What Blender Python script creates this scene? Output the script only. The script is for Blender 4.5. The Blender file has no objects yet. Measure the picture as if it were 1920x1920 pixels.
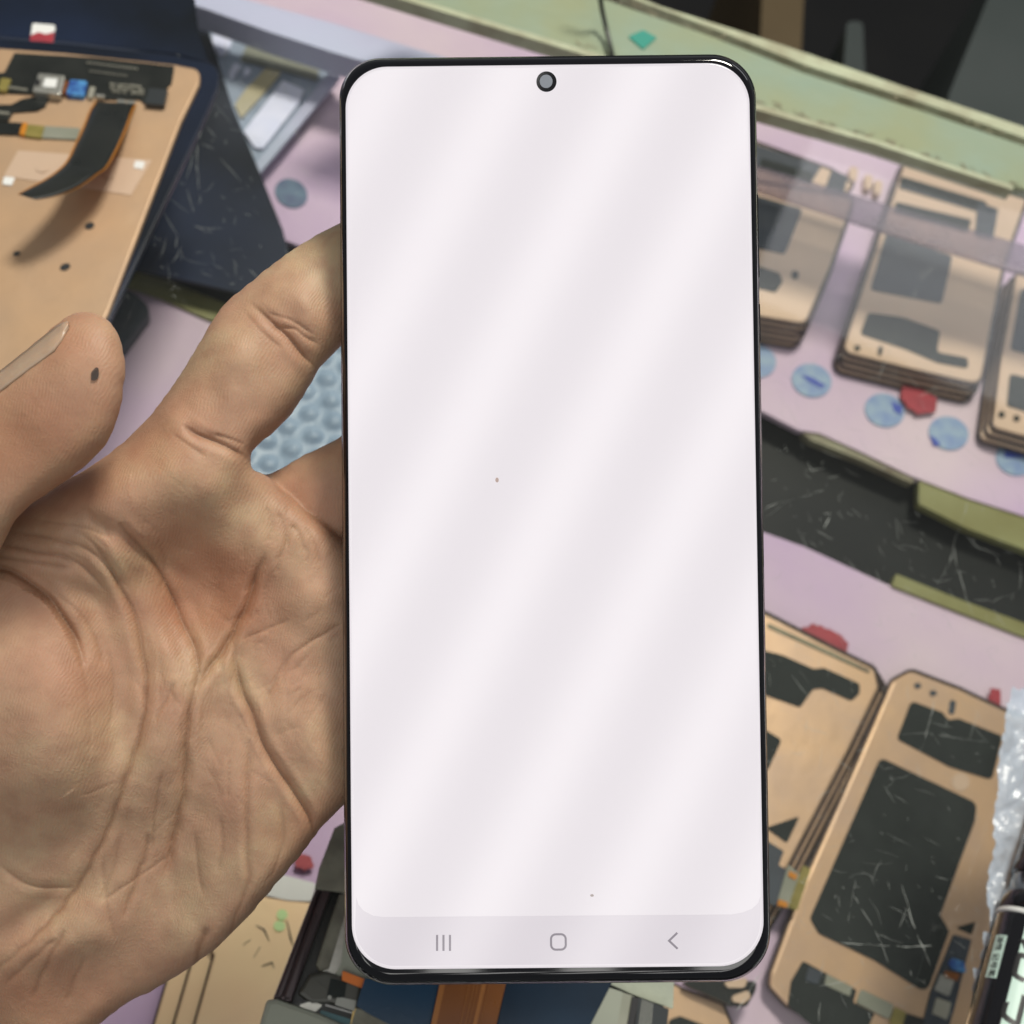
import bpy, bmesh, math, random
import numpy as np
from mathutils import Vector, Matrix
random.seed(7); np.random.seed(7)
S = bpy.context.scene
COL = S.collection

# ------------------------------------------------------------------ camera
F = 2059.0                                   # focal length in pixels of a 1920 px wide picture
HC = 0.30                                    # camera height over the counter glass (z = 0)
T, ROLL = math.radians(30), math.radians(20)
fwd = Vector((0, math.sin(T), -math.cos(T)))
up0 = Vector((0, math.cos(T), math.sin(T))); rt0 = Vector((1, 0, 0))
UP = math.cos(ROLL)*up0 - math.sin(ROLL)*rt0
RT = math.cos(ROLL)*rt0 + math.sin(ROLL)*up0
CAMP = Vector((0, 0, HC))
cam = bpy.data.cameras.new("camera"); camo = bpy.data.objects.new("camera", cam); COL.objects.link(camo)
M = Matrix((( RT.x, UP.x, -fwd.x, CAMP.x), (RT.y, UP.y, -fwd.y, CAMP.y), (RT.z, UP.z, -fwd.z, CAMP.z), (0, 0, 0, 1)))
camo.matrix_world = M
cam.sensor_width = 36; cam.lens = 36*F/1920; cam.clip_start = .01; cam.clip_end = 50
cam.dof.use_dof = True; cam.dof.focus_distance = .198; cam.dof.aperture_fstop = 21
S.camera = camo
# ------------------------------------------------------------------ world and lamps
W = bpy.data.worlds.new("World"); S.world = W; W.use_nodes = True
bg = W.node_tree.nodes['Background']; bg.inputs[0].default_value = (.93, .97, 1.0, 1); bg.inputs[1].default_value = .125
def area(name, loc, target, sx, sy, power, color, roll=0.0, spread=180):
    l = bpy.data.lights.new(name, 'AREA'); l.shape = 'RECTANGLE'; l.size = sx; l.size_y = sy
    l.energy = power; l.color = color; l.spread = math.radians(spread)
    o = bpy.data.objects.new(name, l); COL.objects.link(o)
    z = (Vector(loc)-Vector(target)).normalized()
    x = Vector((1, 0, 0)); y = z.cross(x).normalized(); x = y.cross(z)
    m = Matrix((x, y, z)).transposed() @ Matrix.Rotation(roll, 3, 'Z')
    o.matrix_world = Matrix.Translation(loc) @ m.to_4x4()
    return o
# ceiling tubes behind the photographer (the soft diagonal stripes on the screen are their reflections)
for k in range(-4, 5):
    ang = math.radians(27)
    ldir = math.sin(ang)*RT + math.cos(ang)*UP            # direction of the tubes
    pdir = math.cos(ang)*RT - math.sin(ang)*UP
    c = CAMP - fwd*1.7 + pdir*(k*.225+.05) + UP*.05
    l = bpy.data.lights.new("ceiling_tube", 'AREA'); l.shape = 'RECTANGLE'; l.size = .085; l.size_y = 2.4
    l.energy = 2.2; l.color = (1.0, .985, .95)
    o = bpy.data.objects.new("ceiling_tube", l); COL.objects.link(o)
    z = -fwd
    o.matrix_world = Matrix(((pdir.x, ldir.x, z.x, c.x), (pdir.y, ldir.y, z.y, c.y), (pdir.z, ldir.z, z.z, c.z), (0, 0, 0, 1)))
area("shop_lamp", (.0, .95, 1.42), (-.05, .02, .05), .36, .30, 24.0, (1.0, .955, .85))
area("case_fill_light", (.0, .42, -.012), (0, .1, -.08), 1.1, .02, .13, (.93, .95, 1.0))  # added fill inside the case to brighten the pink liner
area('glare_light', (.74, 1.98, 1.43), (0, 0, 0), .80, .44, 2.2, (.95, .96, 1.0))  # added out of view so the glass mirrors a milky haze
S.view_settings.view_transform = 'Standard'; S.view_settings.look = 'None'
S.view_settings.exposure = 0; S.view_settings.gamma = 1
S.cycles.max_bounces = 12; S.cycles.transparent_max_bounces = 24
S.cycles.sample_clamp_indirect = 4
S.cycles.caustics_reflective = False; S.cycles.caustics_refractive = False

# ------------------------------------------------------------------ pixel rays onto real planes
def P(px, py, d):
    px, py, d = float(px), float(py), float(d)
    return CAMP + d*(fwd + ((px-960)/F)*RT - ((py-960)/F)*UP)
def G(px, py, z=0.0):
    r = fwd + ((px-960)/F)*RT - ((py-960)/F)*UP
    return CAMP + r*((z-HC)/r.z)
WP = {}
def wpos(o): return WP.get(o.name, Vector((0, 0, 0)))
def link(name, me, loc, parent=None, **kw):
    o = bpy.data.objects.new(name, me); COL.objects.link(o)
    WP[o.name] = Vector(loc)
    o.location = Vector(loc) - (wpos(parent) if parent else Vector((0, 0, 0)))
    if parent: o.parent = parent
    for k, v in kw.items():
        if v: o[k] = v
    return o
def empty(name, loc, label, cat, group=None):
    o = link(name, None, loc, None, label=label, category=cat, group=group); o.empty_display_size = .01
    return o
def mesh_obj(name, verts, faces, mat, parent=None, smooth=False, loc=None, recalc=True, **kw):
    vs = [Vector(v) for v in verts]
    if loc is None:
        c = sum(vs, Vector())/len(vs); loc = Vector((c.x, c.y, min(v.z for v in vs)))
    me = bpy.data.meshes.new(name)
    me.from_pydata([tuple(v-loc) for v in vs], [], faces)
    if recalc:
        bm = bmesh.new(); bm.from_mesh(me); bmesh.ops.recalc_face_normals(bm, faces=bm.faces); bm.to_mesh(me); bm.free()
    if smooth: me.polygons.foreach_set('use_smooth', [True]*len(me.polygons))
    me.materials.append(mat)
    return link(name, me, loc, parent, **kw)
def fillet(pts, r, n=6):
    """round the corners of a polygon (pixel space); r a number or one per corner"""
    out = []; N = len(pts)
    for i in range(N):
        p0, p1, p2 = [Vector(pts[(i+k-1) % N]) for k in range(3)]
        rr = r[i] if isinstance(r, (list, tuple)) else r
        a = (p0-p1); b = (p2-p1); la, lb = a.length, b.length
        if rr <= 0 or la < 1e-6 or lb < 1e-6: out.append(p1); continue
        a /= la; b /= lb
        cs = max(-1, min(1, a.dot(b))); th = math.acos(cs)
        if th > math.radians(170): out.append(p1); continue
        t = min(rr/math.tan(th/2), la*.48, lb*.48); 
        q0 = p1+a*t; q1 = p1+b*t
        for k in range(n+1):
            s = k/n
            out.append((1-s)**2*q0 + 2*s*(1-s)*(p1*.82+ (q0+q1)*.09) + s*s*q1)
    return out
def slab(name, pts, z, th, mat, parent=None, r=0, bev=0.0, n=6, **kw):
    """a plate whose outline is given in pixels and lies on the horizontal plane z (its top), th thick"""
    pp = fillet(pts, r, n) if r else [Vector(p) for p in pts]
    top = [G(p.x, p.y, z) for p in pp]
    bm = bmesh.new()
    vt = [bm.verts.new(v) for v in top]
    f = bm.faces.new(vt)
    if f.normal.z < 0: f.normal_flip()
    f.normal_update()
    if f.normal.z < 0: f.normal_flip()
    ext = bmesh.ops.extrude_face_region(bm, geom=[f])
    bmesh.ops.translate(bm, vec=(0, 0, -th), verts=[e for e in ext['geom'] if isinstance(e, bmesh.types.BMVert)])
    # the extruded copy is the bottom, the original stays on top
    bmesh.ops.recalc_face_normals(bm, faces=bm.faces)
    if bev:
        te = [e for e in bm.edges if all(abs(v.co.z-z) < 1e-7 for v in e.verts)]
        bmesh.ops.bevel(bm, geom=te, offset=bev, segments=2, affect='EDGES', profile=.5)
    c = sum(top, Vector())/len(top); loc = Vector((c.x, c.y, z-th))
    bmesh.ops.translate(bm, vec=-loc, verts=bm.verts)
    me = bpy.data.meshes.new(name); bm.to_mesh(me); bm.free(); me.materials.append(mat)
    return link(name, me, loc, parent, **kw)
def ribbons(name, lines, wid, z, mat, parent=None, th=.00004, **kw):
    """thin raised strips along pixel polylines on plane z (scratches, traces)"""
    V, Fc = [], []
    for ln, w in lines:
        q = [G(a, b, z) for a, b in ln]
        b0 = len(V)
        for i, p in enumerate(q):
            d = (q[min(i+1, len(q)-1)]-q[max(i-1, 0)]).normalized(); nrm = Vector((-d.y, d.x, 0))
            k = w*wid*(1 if 0 < i < len(q)-1 else .35)
            V += [p+nrm*k-Vector((0, 0, th)), p+Vector((0, 0, 0)), p-nrm*k-Vector((0, 0, th))]
        for i in range(len(q)-1):
            a = b0+3*i
            Fc += [(a, a+1, a+4, a+3), (a+1, a+2, a+5, a+4)]
    return mesh_obj(name, V, Fc, mat, parent, recalc=False, **kw)
def join_boxes(name, boxes, mat, parent=None, **kw):
    """boxes: list of (centre px, centre py, z bottom, size along x, size along y, height, yaw)"""
    V, Fc = [], []
    for (px, py, z, sx, sy, h, yaw) in boxes:
        c = G(px, py, z); b = len(V)
        for dz in (0, h):
            for (a, e) in ((-1, -1), (1, -1), (1, 1), (-1, 1)):
                x, y = a*sx/2, e*sy/2
                V.append(Vector((c.x+x*math.cos(yaw)-y*math.sin(yaw), c.y+x*math.sin(yaw)+y*math.cos(yaw), z+dz)))
        for q in ((0, 3, 2, 1), (4, 5, 6, 7), (0, 1, 5, 4), (1, 2, 6, 5), (2, 3, 7, 6), (3, 0, 4, 7)):
            Fc.append(tuple(b+k for k in q))
    return mesh_obj(name, V, Fc, mat, parent, recalc=False, **kw)

# ------------------------------------------------------------------ materials
def srgb(r, g, b):
    f = lambda c: (c/255/12.92) if c <= 10 else ((c/255+.055)/1.055)**2.4
    return (f(r), f(g), f(b), 1)
def mat(name, col, rough=.5, metal=0, spec=.5, noise=None, bump=None, emit=None, alpha=None, coat=0, sss=0, scale_obj=True):
    m = bpy.data.materials.new(name); m.use_nodes = True
    nt = m.node_tree; b = nt.nodes['Principled BSDF']; L = nt.links.new
    b.inputs['Base Color'].default_value = col; b.inputs['Roughness'].default_value = rough
    b.inputs['Metallic'].default_value = metal; b.inputs['Specular IOR Level'].default_value = spec
    b.inputs['Coat Weight'].default_value = coat; b.inputs['Coat Roughness'].default_value = .05
    tc = nt.nodes.new('ShaderNodeTexCoord')
    if noise:                                   # (scale, amount, second colour)
        n = nt.nodes.new('ShaderNodeTexNoise'); n.inputs['Scale'].default_value = noise[0]; n.inputs['Detail'].default_value = 6
        L(tc.outputs['Object'], n.inputs['Vector'])
        mx = nt.nodes.new('ShaderNodeMix'); mx.data_type = 'RGBA'
        mx.inputs['A'].default_value = col; mx.inputs['B'].default_value = noise[2]
        rp = nt.nodes.new('ShaderNodeMapRange'); rp.inputs['From Min'].default_value = .35; rp.inputs['From Max'].default_value = .68
        rp.inputs['To Max'].default_value = noise[1]
        L(n.outputs['Fac'], rp.inputs['Value']); L(rp.outputs['Result'], mx.inputs['Factor']); L(mx.outputs['Result'], b.inputs['Base Color'])
        r2 = nt.nodes.new('ShaderNodeMapRange'); r2.inputs['To Min'].default_value = max(.02, rough-.08); r2.inputs['To Max'].default_value = min(1, rough+.12)
        L(n.outputs['Fac'], r2.inputs['Value']); L(r2.outputs['Result'], b.inputs['Roughness'])
    if bump:                                    # (scale, distance)
        n = nt.nodes.new('ShaderNodeTexNoise'); n.inputs['Scale'].default_value = bump[0]; n.inputs['Detail'].default_value = 5
        L(tc.outputs['Object'], n.inputs['Vector'])
        bp = nt.nodes.new('ShaderNodeBump'); bp.inputs['Strength'].default_value = .6; bp.inputs['Distance'].default_value = bump[1]
        L(n.outputs['Fac'], bp.inputs['Height']); L(bp.outputs['Normal'], b.inputs['Normal'])
    if emit:
        b.inputs['Emission Color'].default_value = emit[0]; b.inputs['Emission Strength'].default_value = emit[1]
    if alpha is not None: b.inputs['Alpha'].default_value = alpha
    if sss:
        b.inputs['Subsurface Weight'].default_value = sss; b.inputs['Subsurface Scale'].default_value = .003
        b.inputs['Subsurface Radius'].default_value = (1, .4, .2)
    return m
MK = dict(
 rimglass=mat('dark_brown_glass_edge', (.028, .018, .015, 1), .25, noise=(60, .8, (.05, .03, .025, 1))),
 copperl=mat('copper_foil_left', (.52, .34, .20, 1), .42, metal=.3, noise=(45, .9, (.42, .285, .18, 1)), bump=(60, .0005)),
 black=mat('black_glass', (.006, .007, .009, 1), .12, noise=(40, .5, (.02, .022, .025, 1))),
 bezel=mat('phone_bezel', (.004, .004, .006, 1), .06, coat=.5),
 frame=mat('phone_frame', (.02, .019, .024, 1), .22, metal=.7),
 copper=mat('copper_foil', (.66, .44, .27, 1), .36, metal=.45, noise=(40, 1.0, (.50, .35, .25, 1)), bump=(60, .0004)),
 copper2=mat('copper_foil_pale', (.58, .42, .30, 1), .45, metal=.2, noise=(25, .5, (.48, .36, .27, 1)), bump=(50, .0004)),
 copper3=mat('copper_foil_overlit', (.98, .74, .45, 1), .38, metal=.15, noise=(30, .6, (.88, .58, .36, 1)), bump=(60, .0004)),  # overexposed shine put into the base colour
 foam=mat('dark_foam', (.010, .0145, .0135, 1), .6, spec=.25, noise=(120, .7, (.020, .026, .024, 1))),
 foamb=mat('dark_blue_foam', (.022, .03, .042, 1), .5, noise=(60, .6, (.045, .06, .08, 1))),
 flex=mat('flex_cable_dark', (.012, .014, .013, 1), .28, noise=(80, .5, (.025, .027, .024, 1))),
 kapton=mat('amber_polyimide', (.52, .20, .02, 1), .3),
 olive=mat('olive_film', (.20, .17, .045, 1), .3, noise=(200, .6, (.32, .26, .08, 1))),
 greyfilm=mat('grey_green_film', (.22, .23, .18, 1), .35, noise=(80, .5, (.30, .30, .25, 1))),
 silver=mat('silver_metal', (.55, .55, .50, 1), .3, metal=.8, noise=(300, .6, (.35, .35, .31, 1))),
 darkchip=mat('dark_chip', (.03, .035, .038, 1), .3),
 bluechip=mat('blue_component', (.02, .05, .25, 1), .3, noise=(400, .8, (.10, .35, .65, 1))),
 solder=mat('solder_pads', (.42, .41, .34, 1), .35, metal=.5),
 liner=mat('pink_shelf_liner', (.50, .35, .56, 1), .55, noise=(8, 1.0, (.64, .52, .58, 1)), bump=(18, .002)),  # pale patches carry uneven glare as well as the liner's own pinks
 dark=mat('dark_shelf', (.006, .008, .009, 1), .4, spec=.2, noise=(15, .8, (.014, .016, .015, 1))),
 board=mat('black_board', (.007, .009, .011, 1), .3, noise=(10, .9, (.012, .022, .055, 1)), spec=.3),
 olivetrim=mat('olive_shelf_trim', (.19, .18, .06, 1), .4, noise=(30, .8, (.27, .28, .12, 1))),
 green=mat('green_frame_paint', (.25, .33, .25, 1), .4, noise=(26, .95, (.27, .30, .17, 1)), bump=(90, .0008)),
 greenlt=mat('pale_green_lip', (.48, .52, .36, 1), .4, noise=(70, .9, (.30, .28, .18, 1))),
 rust=mat('grimy_rail', (.24, .23, .14, 1), .5, noise=(90, .9, (.13, .10, .06, 1))),
 redp=mat('red_label', (.36, .03, .045, 1), .5, noise=(150, .6, (.22, .015, .03, 1))),
 white=mat('white_print', (.75, .76, .74, 1), .4),
 mint=mat('mint_label', (.56, .74, .66, 1), .35),
 teal=mat('teal_sticker', (.02, .26, .20, 1), .45),
 pen=mat('black_pen_plastic', (.008, .008, .010, 1), .12, coat=.6),
 ink=mat('black_print', (.01, .01, .012, 1), .4),
 floor=mat('dark_floor', (.012, .012, .013, 1), .6, noise=(5, .6, (.022, .021, .02, 1))),
 brown=mat('brown_wood', (.07, .045, .018, 1), .5, noise=(8, .7, (.10, .07, .03, 1))),
 slate=mat('slate_panel', (.032, .042, .040, 1), .5, noise=(10, .6, (.045, .055, .055, 1))),
 bluesilver=mat('blue_silver_chassis', (.40, .47, .58, 1), .35, metal=.3, noise=(60, .9, (.22, .27, .34, 1))),
 lilac=mat('lilac_rail', (.42, .42, .56, 1), .45, noise=(10, .7, (.38, .46, .56, 1))),
 labelw=mat('white_label', (.72, .74, .90, 1), .5, noise=(90, .5, (.55, .60, .80, 1))),
 yellow=mat('yellow_flex', (.48, .42, .24, 1), .4, noise=(20, .6, (.40, .38, .32, 1))),
 orange=mat('orange_flex', (.62, .16, .02, 1), .4),
 orangeb=mat('brown_orange_flex', (.22, .075, .014, 1), .28, noise=(60, .7, (.15, .045, .012, 1))),
 navy=mat('navy_flex', (.006, .012, .022, 1), .22, noise=(14, .8, (.008, .035, .075, 1))),
 bluef=mat('blue_flex', (.010, .045, .095, 1), .25, noise=(18, .9, (.008, .028, .055, 1))),
 tape=mat('grey_cloth_tape', (.20, .20, .155, 1), .7, noise=(140, .9, (.10, .095, .075, 1)), bump=(500, .0005)),
 greycase=mat('grey_rubber_case', (.27, .29, .235, 1), .6, noise=(40, .5, (.22, .24, .20, 1))),
 paper=mat('grey_green_paper', (.30, .33, .27, 1), .7, noise=(50, .8, (.40, .43, .33, 1)), bump=(90, .002)),
 battery=mat('dark_battery', (.04, .042, .035, 1), .4, noise=(12, .8, (.10, .10, .08, 1))),
 greyprint=mat('grey_print', (.30, .31, .28, 1), .5),
 maroon=mat('maroon_frame', (.055, .042, .045, 1), .3, metal=.4),
 glow=mat('green_dot', (.62, .85, .42, 1), .3),
 scr=mat('scratch', (.50, .53, .50, 1), .6, alpha=.6),
)
# ------------------------------------------------------------------ setting
def rect_world(name, x0, x1, y0, y1, z0, z1, m, parent=None, **kw):
    V = [(x, y, z) for z in (z0, z1) for (x, y) in ((x0, y0), (x1, y0), (x1, y1), (x0, y1))]
    Fc = [(0, 3, 2, 1), (4, 5, 6, 7), (0, 1, 5, 4), (1, 2, 6, 5), (2, 3, 7, 6), (3, 0, 4, 7)]
    return mesh_obj(name, V, Fc, m, parent, recalc=False, **kw)
rect_world('floor', -3, 3, -2, 4, -.95, -.90, MK['floor'], kind='structure')

FY = [G(1060, 85, 0), G(1418, 197, 0), G(1642, 264, 0), G(1900, 350, 0)]
counter = empty('display_counter', (0, .2, -.10), 'glass topped display counter with a green painted back rail', 'display counter')
slab('shelf_board', [(-900, -420), (640, -70), (1000, 20), (1400, 150), (1700, 240), (2050, 350), (2600, 560), (2300, 2500), (-900, 2500)], -.092, .02, MK['dark'], counter)
# far rail of the counter, traced on the plane of the counter top
slab('back_rail', [(640, -45), (1060, 83), (1418, 195), (1642, 262), (1900, 348), (2100, 410), (2100, 330), (1920, 272), (1732, 208), (1508, 136), (1329, 65), (1158, 6), (1000, -52), (800, -110)], .001, .005, MK['green'], counter, bev=.0006)
slab('rail_lip', [(640, -45), (1060, 83), (1418, 195), (1642, 262), (1900, 348), (1900, 356), (1642, 270), (1418, 205), (1060, 92), (640, -36)], .0022, .006, MK['greenlt'], counter)
slab('rail_groove', [(1158, 6), (1329, 65), (1508, 136), (1732, 208), (1920, 272), (2100, 334), (2100, 318), (1920, 258), (1732, 193), (1508, 121), (1329, 50), (1165, -10)], -.003, .01, MK['rust'], counter)
gr = []
rg = random.Random(9)
for k in range(90):
    t = rg.random(); x = 1060+t*860; yb = 83+(x-1060)*.318 if rg.random() < .45 else 6+(x-1158)*.347
    gr.append(([(x, yb-rg.uniform(0, 16)), (x+rg.uniform(3, 16), yb-rg.uniform(-4, 14)), (x+rg.uniform(12, 26), yb-rg.uniform(-6, 10))], rg.uniform(.6, 3.0)))
ribbons('rail_grime', gr, .00022, .0013, MK['rust'], counter, kind='stuff')
slab('rail_edge', [(1165, -10), (1329, 50), (1508, 121), (1732, 193), (1920, 258), (2100, 318), (2100, 298), (1920, 238), (1687, 160), (1463, 83), (1239, 12), (1180, -12)], .0015, .004, MK['greenlt'], counter)

# glass counter top
def glass_mat(name='counter_glass', tint=(.975, .98, .97, 1), haze=.005, ior=1.42, rough=.03, film=(.75, .77, .75, 1)):
    m = bpy.data.materials.new(name); m.use_nodes = True; nt = m.node_tree; L = nt.links.new
    nt.nodes.clear()
    out = nt.nodes.new('ShaderNodeOutputMaterial')
    tr = nt.nodes.new('ShaderNodeBsdfTransparent'); tr.inputs[0].default_value = tint
    gl = nt.nodes.new('ShaderNodeBsdfGlossy'); gl.inputs['Roughness'].default_value = rough
    lw = nt.nodes.new('ShaderNodeLayerWeight'); lw.inputs[0].default_value = .5          # 1 - cos of the view angle
    pw = nt.nodes.new('ShaderNodeMath'); pw.operation = 'POWER'; pw.inputs[1].default_value = 5; L(lw.outputs['Facing'], pw.inputs[0])
    fr = nt.nodes.new('ShaderNodeMath'); fr.operation = 'MULTIPLY_ADD'; r0 = ((ior-1)/(ior+1))**2; fr.inputs[1].default_value = 1-r0; fr.inputs[2].default_value = r0; L(pw.outputs[0], fr.inputs[0])
    df = nt.nodes.new('ShaderNodeBsdfDiffuse'); df.inputs[0].default_value = film
    tc = nt.nodes.new('ShaderNodeTexCoord'); n = nt.nodes.new('ShaderNodeTexNoise')
    n.inputs['Scale'].default_value = 14; n.inputs['Detail'].default_value = 8; n.inputs['Roughness'].default_value = .65
    L(tc.outputs['Object'], n.inputs['Vector'])
    mr = nt.nodes.new('ShaderNodeMapRange'); mr.inputs['From Min'].default_value = .35; mr.inputs['From Max'].default_value = .75
    mr.inputs['To Min'].default_value = haze*.4; mr.inputs['To Max'].default_value = haze*2.0
    L(n.outputs['Fac'], mr.inputs['Value'])
    m1 = nt.nodes.new('ShaderNodeMixShader'); m2 = nt.nodes.new('ShaderNodeMixShader')
    L(mr.outputs['Result'], m1.inputs[0]); L(tr.outputs[0], m1.inputs[1]); L(df.outputs[0], m1.inputs[2])
    L(fr.outputs[0], m2.inputs[0]); L(m1.outputs[0], m2.inputs[1]); L(gl.outputs[0], m2.inputs[2])
    L(m2.outputs[0], out.inputs[0])
    return m
gx = [G(640, -40, 0), G(1900, 352, 0)]
sl = (gx[1].y-gx[0].y)/(gx[1].x-gx[0].x)
yl = gx[0].y+sl*(-.6-gx[0].x); yr = gx[0].y+sl*(.6-gx[0].x)
glass = mesh_obj('glass_top', [(-.6, -.25, 0), (.6, -.25, 0), (.6, yr, 0), (-.6, yl, 0), (-.6, -.25, -.005), (.6, -.25, -.005), (.6, yr, -.005), (-.6, yl, -.005)],
    [(0, 1, 2, 3), (7, 6, 5, 4), (0, 4, 5, 1), (1, 5, 6, 2), (2, 6, 7, 3), (3, 7, 4, 0)], glass_mat(), counter, recalc=False)
# scratches: the large ones traced, the small ones strewn
big = [([(1434, 955), (1450, 945), (1480, 938), (1510, 930), (1545, 918)], 1.0), ([(1544, 990), (1552, 975), (1556, 970)], 2.4), ([(1546, 964), (1558, 963)], 2.2),
 ([(1531, 994), (1563, 1011)], 1.2), ([(1682, 972), (1692, 1003)], 1.2), ([(1815, 940), (1805, 975), (1790, 1010), (1788, 1025), (1780, 1055), (1765, 1085), (1760, 1090)], .9),
 ([(1788, 1025), (1795, 1060), (1812, 1120), (1825, 1155), (1830, 1165)], .9), ([(1756, 1093), (1782, 1086)], 1.8), ([(1690, 1133), (1730, 1118), (1762, 1102)], .5),
 ([(1752, 1312), (1745, 1345), (1735, 1385), (1724, 1410)], 1.2), ([(1690, 1378), (1738, 1374), (1790, 1383), (1850, 1392)], .7),
 ([(1691, 1658), (1700, 1690), (1707, 1720), (1720, 1752), (1735, 1785), (1745, 1810)], 1.3), ([(1578, 1768), (1640, 1772), (1700, 1775), (1748, 1773)], 1.2),
 ([(1600, 1680), (1620, 1710), (1640, 1745), (1655, 1775), (1665, 1805)], .8), ([(1605, 1650), (1597, 1690), (1588, 1740)], .7), ([(1645, 1752), (1692, 1768)], .7),
 ([(1700, 560), (1685, 600), (1670, 650), (1655, 690), (1640, 730)], .8), ([(1860, 1130), (1880, 1118), (1905, 1112)], .6), ([(1455, 625), (1480, 615), (1500, 607)], 1.0),
 ([(1430, 1820), (1410, 1850), (1392, 1880), (1375, 1905)], 1.0), ([(1375, 1865), (1360, 1895)], .8), ([(1750, 500), (1735, 510), (1720, 540), (1705, 570)], 1.0),
 ([(378, 240), (371, 270), (368, 305), (372, 335), (376, 375), (372, 382)], .9), ([(315, 370), (335, 385), (355, 398)], .6), ([(1665, 1370), (1670, 1390), (1672, 1410)], .5),
 ([(1430, 1430), (1470, 1418), (1525, 1408)], .5), ([(1560, 1630), (1595, 1640), (1630, 1638)], .5), ([(430, 470), (455, 468)], .7), ([(395, 490), (410, 505)], .7)]
rw = random.Random(21)
for ln, w_ in big:                              # each long scratch is split into short, uneven strokes with gaps
    fine = []
    for (a, b) in zip(ln[:-1], ln[1:]):
        k = max(1, int(math.hypot(b[0]-a[0], b[1]-a[1])/9))
        for i in range(k): fine.append((a[0]+(b[0]-a[0])*i/k+rw.gauss(0, .7), a[1]+(b[1]-a[1])*i/k+rw.gauss(0, .7)))
    fine.append(ln[-1]); segs = []; i = 0
    while i < len(fine)-1:
        j = min(len(fine)-1, i+rw.choice([1, 2, 2, 3, 4])); segs.append((fine[i:j+1], w_*rw.uniform(.35, 1.25))); i = j if rw.random() < .8 else j+1
    ribbons('scratch', segs, .00010, .00035, MK['scr'], glass)
rs = random.Random(3); small = []
for k in range(760):
    if k < 590: x, y = rs.uniform(1430, 1920), rs.uniform(420, 1900)
    else: x, y = rs.uniform(230, 620), rs.uniform(60, 620)
    a = rs.gauss(math.radians(20 if rs.random() < .5 else 70), .5); ln = rs.choice([3, 4, 6, 9, 14, 22])*rs.uniform(.6, 1.4)
    b = a+rs.uniform(-.3, .3)
    p1 = (x+ln*math.cos(a), y+ln*math.sin(a)); p2 = (p1[0]+ln*math.cos(b), p1[1]+ln*math.sin(b))
    small.append(([(x, y), p1, p2], rs.uniform(.25, .8)))
ribbons('fine_scratches', small, .00011, .0003, MK['scr'], glass, kind='stuff')

# ------------------------------------------------------------------ pink liners, gap and trim (inside the counter)
ZS = -.08
slab('shelf_liner', [(300, -130), (640, -60), (1000, 30), (1400, 160), (1700, 250), (2150, 395), (2150, 1060), (1920, 967), (1817, 934), (1708, 892), (1613, 846), (1537, 812), (1497, 806), (1431, 772), (1200, 690), (900, 575), (640, 490), (400, 400), (100, 300), (-300, 150), (-300, -300)],
     ZS, .003, MK['liner'], kind='structure')
slab('shelf_liner', [(-700, 230), (-100, 425), (215, 530), (300, 556), (390, 597), (640, 685), (900, 785), (1200, 905), (1431, 998), (1507, 1025), (1562, 1050), (1672, 1100), (1920, 1196), (2200, 1300), (2200, 2300), (-700, 2300)],
     ZS, .003, MK['liner'], kind='structure')
t1 = empty('shelf_trim', G(1800, 980, -.085), 'olive strip along the front of the upper pink shelf', 'trim strip')
slab('strip', [(1723, 899), (1817, 936), (1920, 969), (2100, 1040), (2100, 1110), (1920, 1030), (1812, 990), (1723, 945)], ZS-.001, .004, MK['olivetrim'], t1, r=4)
slab('strip', [(1500, 808), (1537, 814), (1613, 848), (1715, 893), (1712, 907), (1613, 862), (1520, 825)], ZS-.001, .004, MK['rust'], t1, r=3)
t2 = empty('shelf_trim', G(1800, 1130, -.085), 'narrow olive strip along the back of the lower pink shelf right of the lit phone', 'trim strip')
slab('strip', [(1680, 1076), (1800, 1124), (1920, 1168), (2100, 1240), (2100, 1266), (1920, 1194), (1800, 1148), (1672, 1098)], ZS+.0015, .004, MK['olivetrim'], t2, r=3)
t3 = empty('shelf_trim', G(310, 550, -.085), 'olive strip behind the raised index finger', 'trim strip')
slab('strip', [(150, 480), (240, 505), (320, 528), (400, 560), (520, 606), (520, 640), (390, 598), (300, 558), (225, 534), (130, 500)], ZS+.0015, .004, MK['olivetrim'], t3, r=3)
slab('black_board', [(-80, -80), (362, -80), (392, 60), (436, 200), (490, 330), (530, 430), (548, 500), (640, 560), (500, 560), (240, 500), (-60, 430)], ZS+.0128, .0015, MK['board'],
     label='black board under the glass beside the copper backed screen', category='board')
# upper left tray phone and rails
slab('inner_rail', [(250, -60), (464, 0), (620, 42), (760, 85), (1020, 165), (1020, 200), (760, 128), (672, 112), (631, 100), (506, 60), (381, 15), (240, -25)], -.045, .012, MK['lilac'],
     label='pale lilac rail under the glass behind the silver phone chassis', category='rail')
tr = empty('phone_chassis', G(540, 200, ZS), 'open silver phone chassis with a white label under the glass at upper left', 'phone chassis')
slab('body', [(385, 20), (640, 104), (632, 135), (465, 330), (420, 330), (380, 150)], ZS+.008, .008, MK['bluesilver'], tr, r=[4, 20, 20, 4, 4, 4], bev=.0006)
slab('side_rail', [(622, 128), (641, 140), (480, 332), (466, 322)], ZS+.0105, .002, MK['lilac'], tr, r=4, bev=.0004)
slab('label_sheet', [(531, 151), (570, 168), (562, 190), (493, 278), (478, 276), (457, 246)], ZS+.0095, .0012, MK['labelw'], tr, r=2)
slab('flex_cable', [(498, 128), (528, 134), (500, 168), (452, 222), (440, 196), (460, 168)], ZS+.0092, .001, MK['yellow'], tr, r=3)
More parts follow.
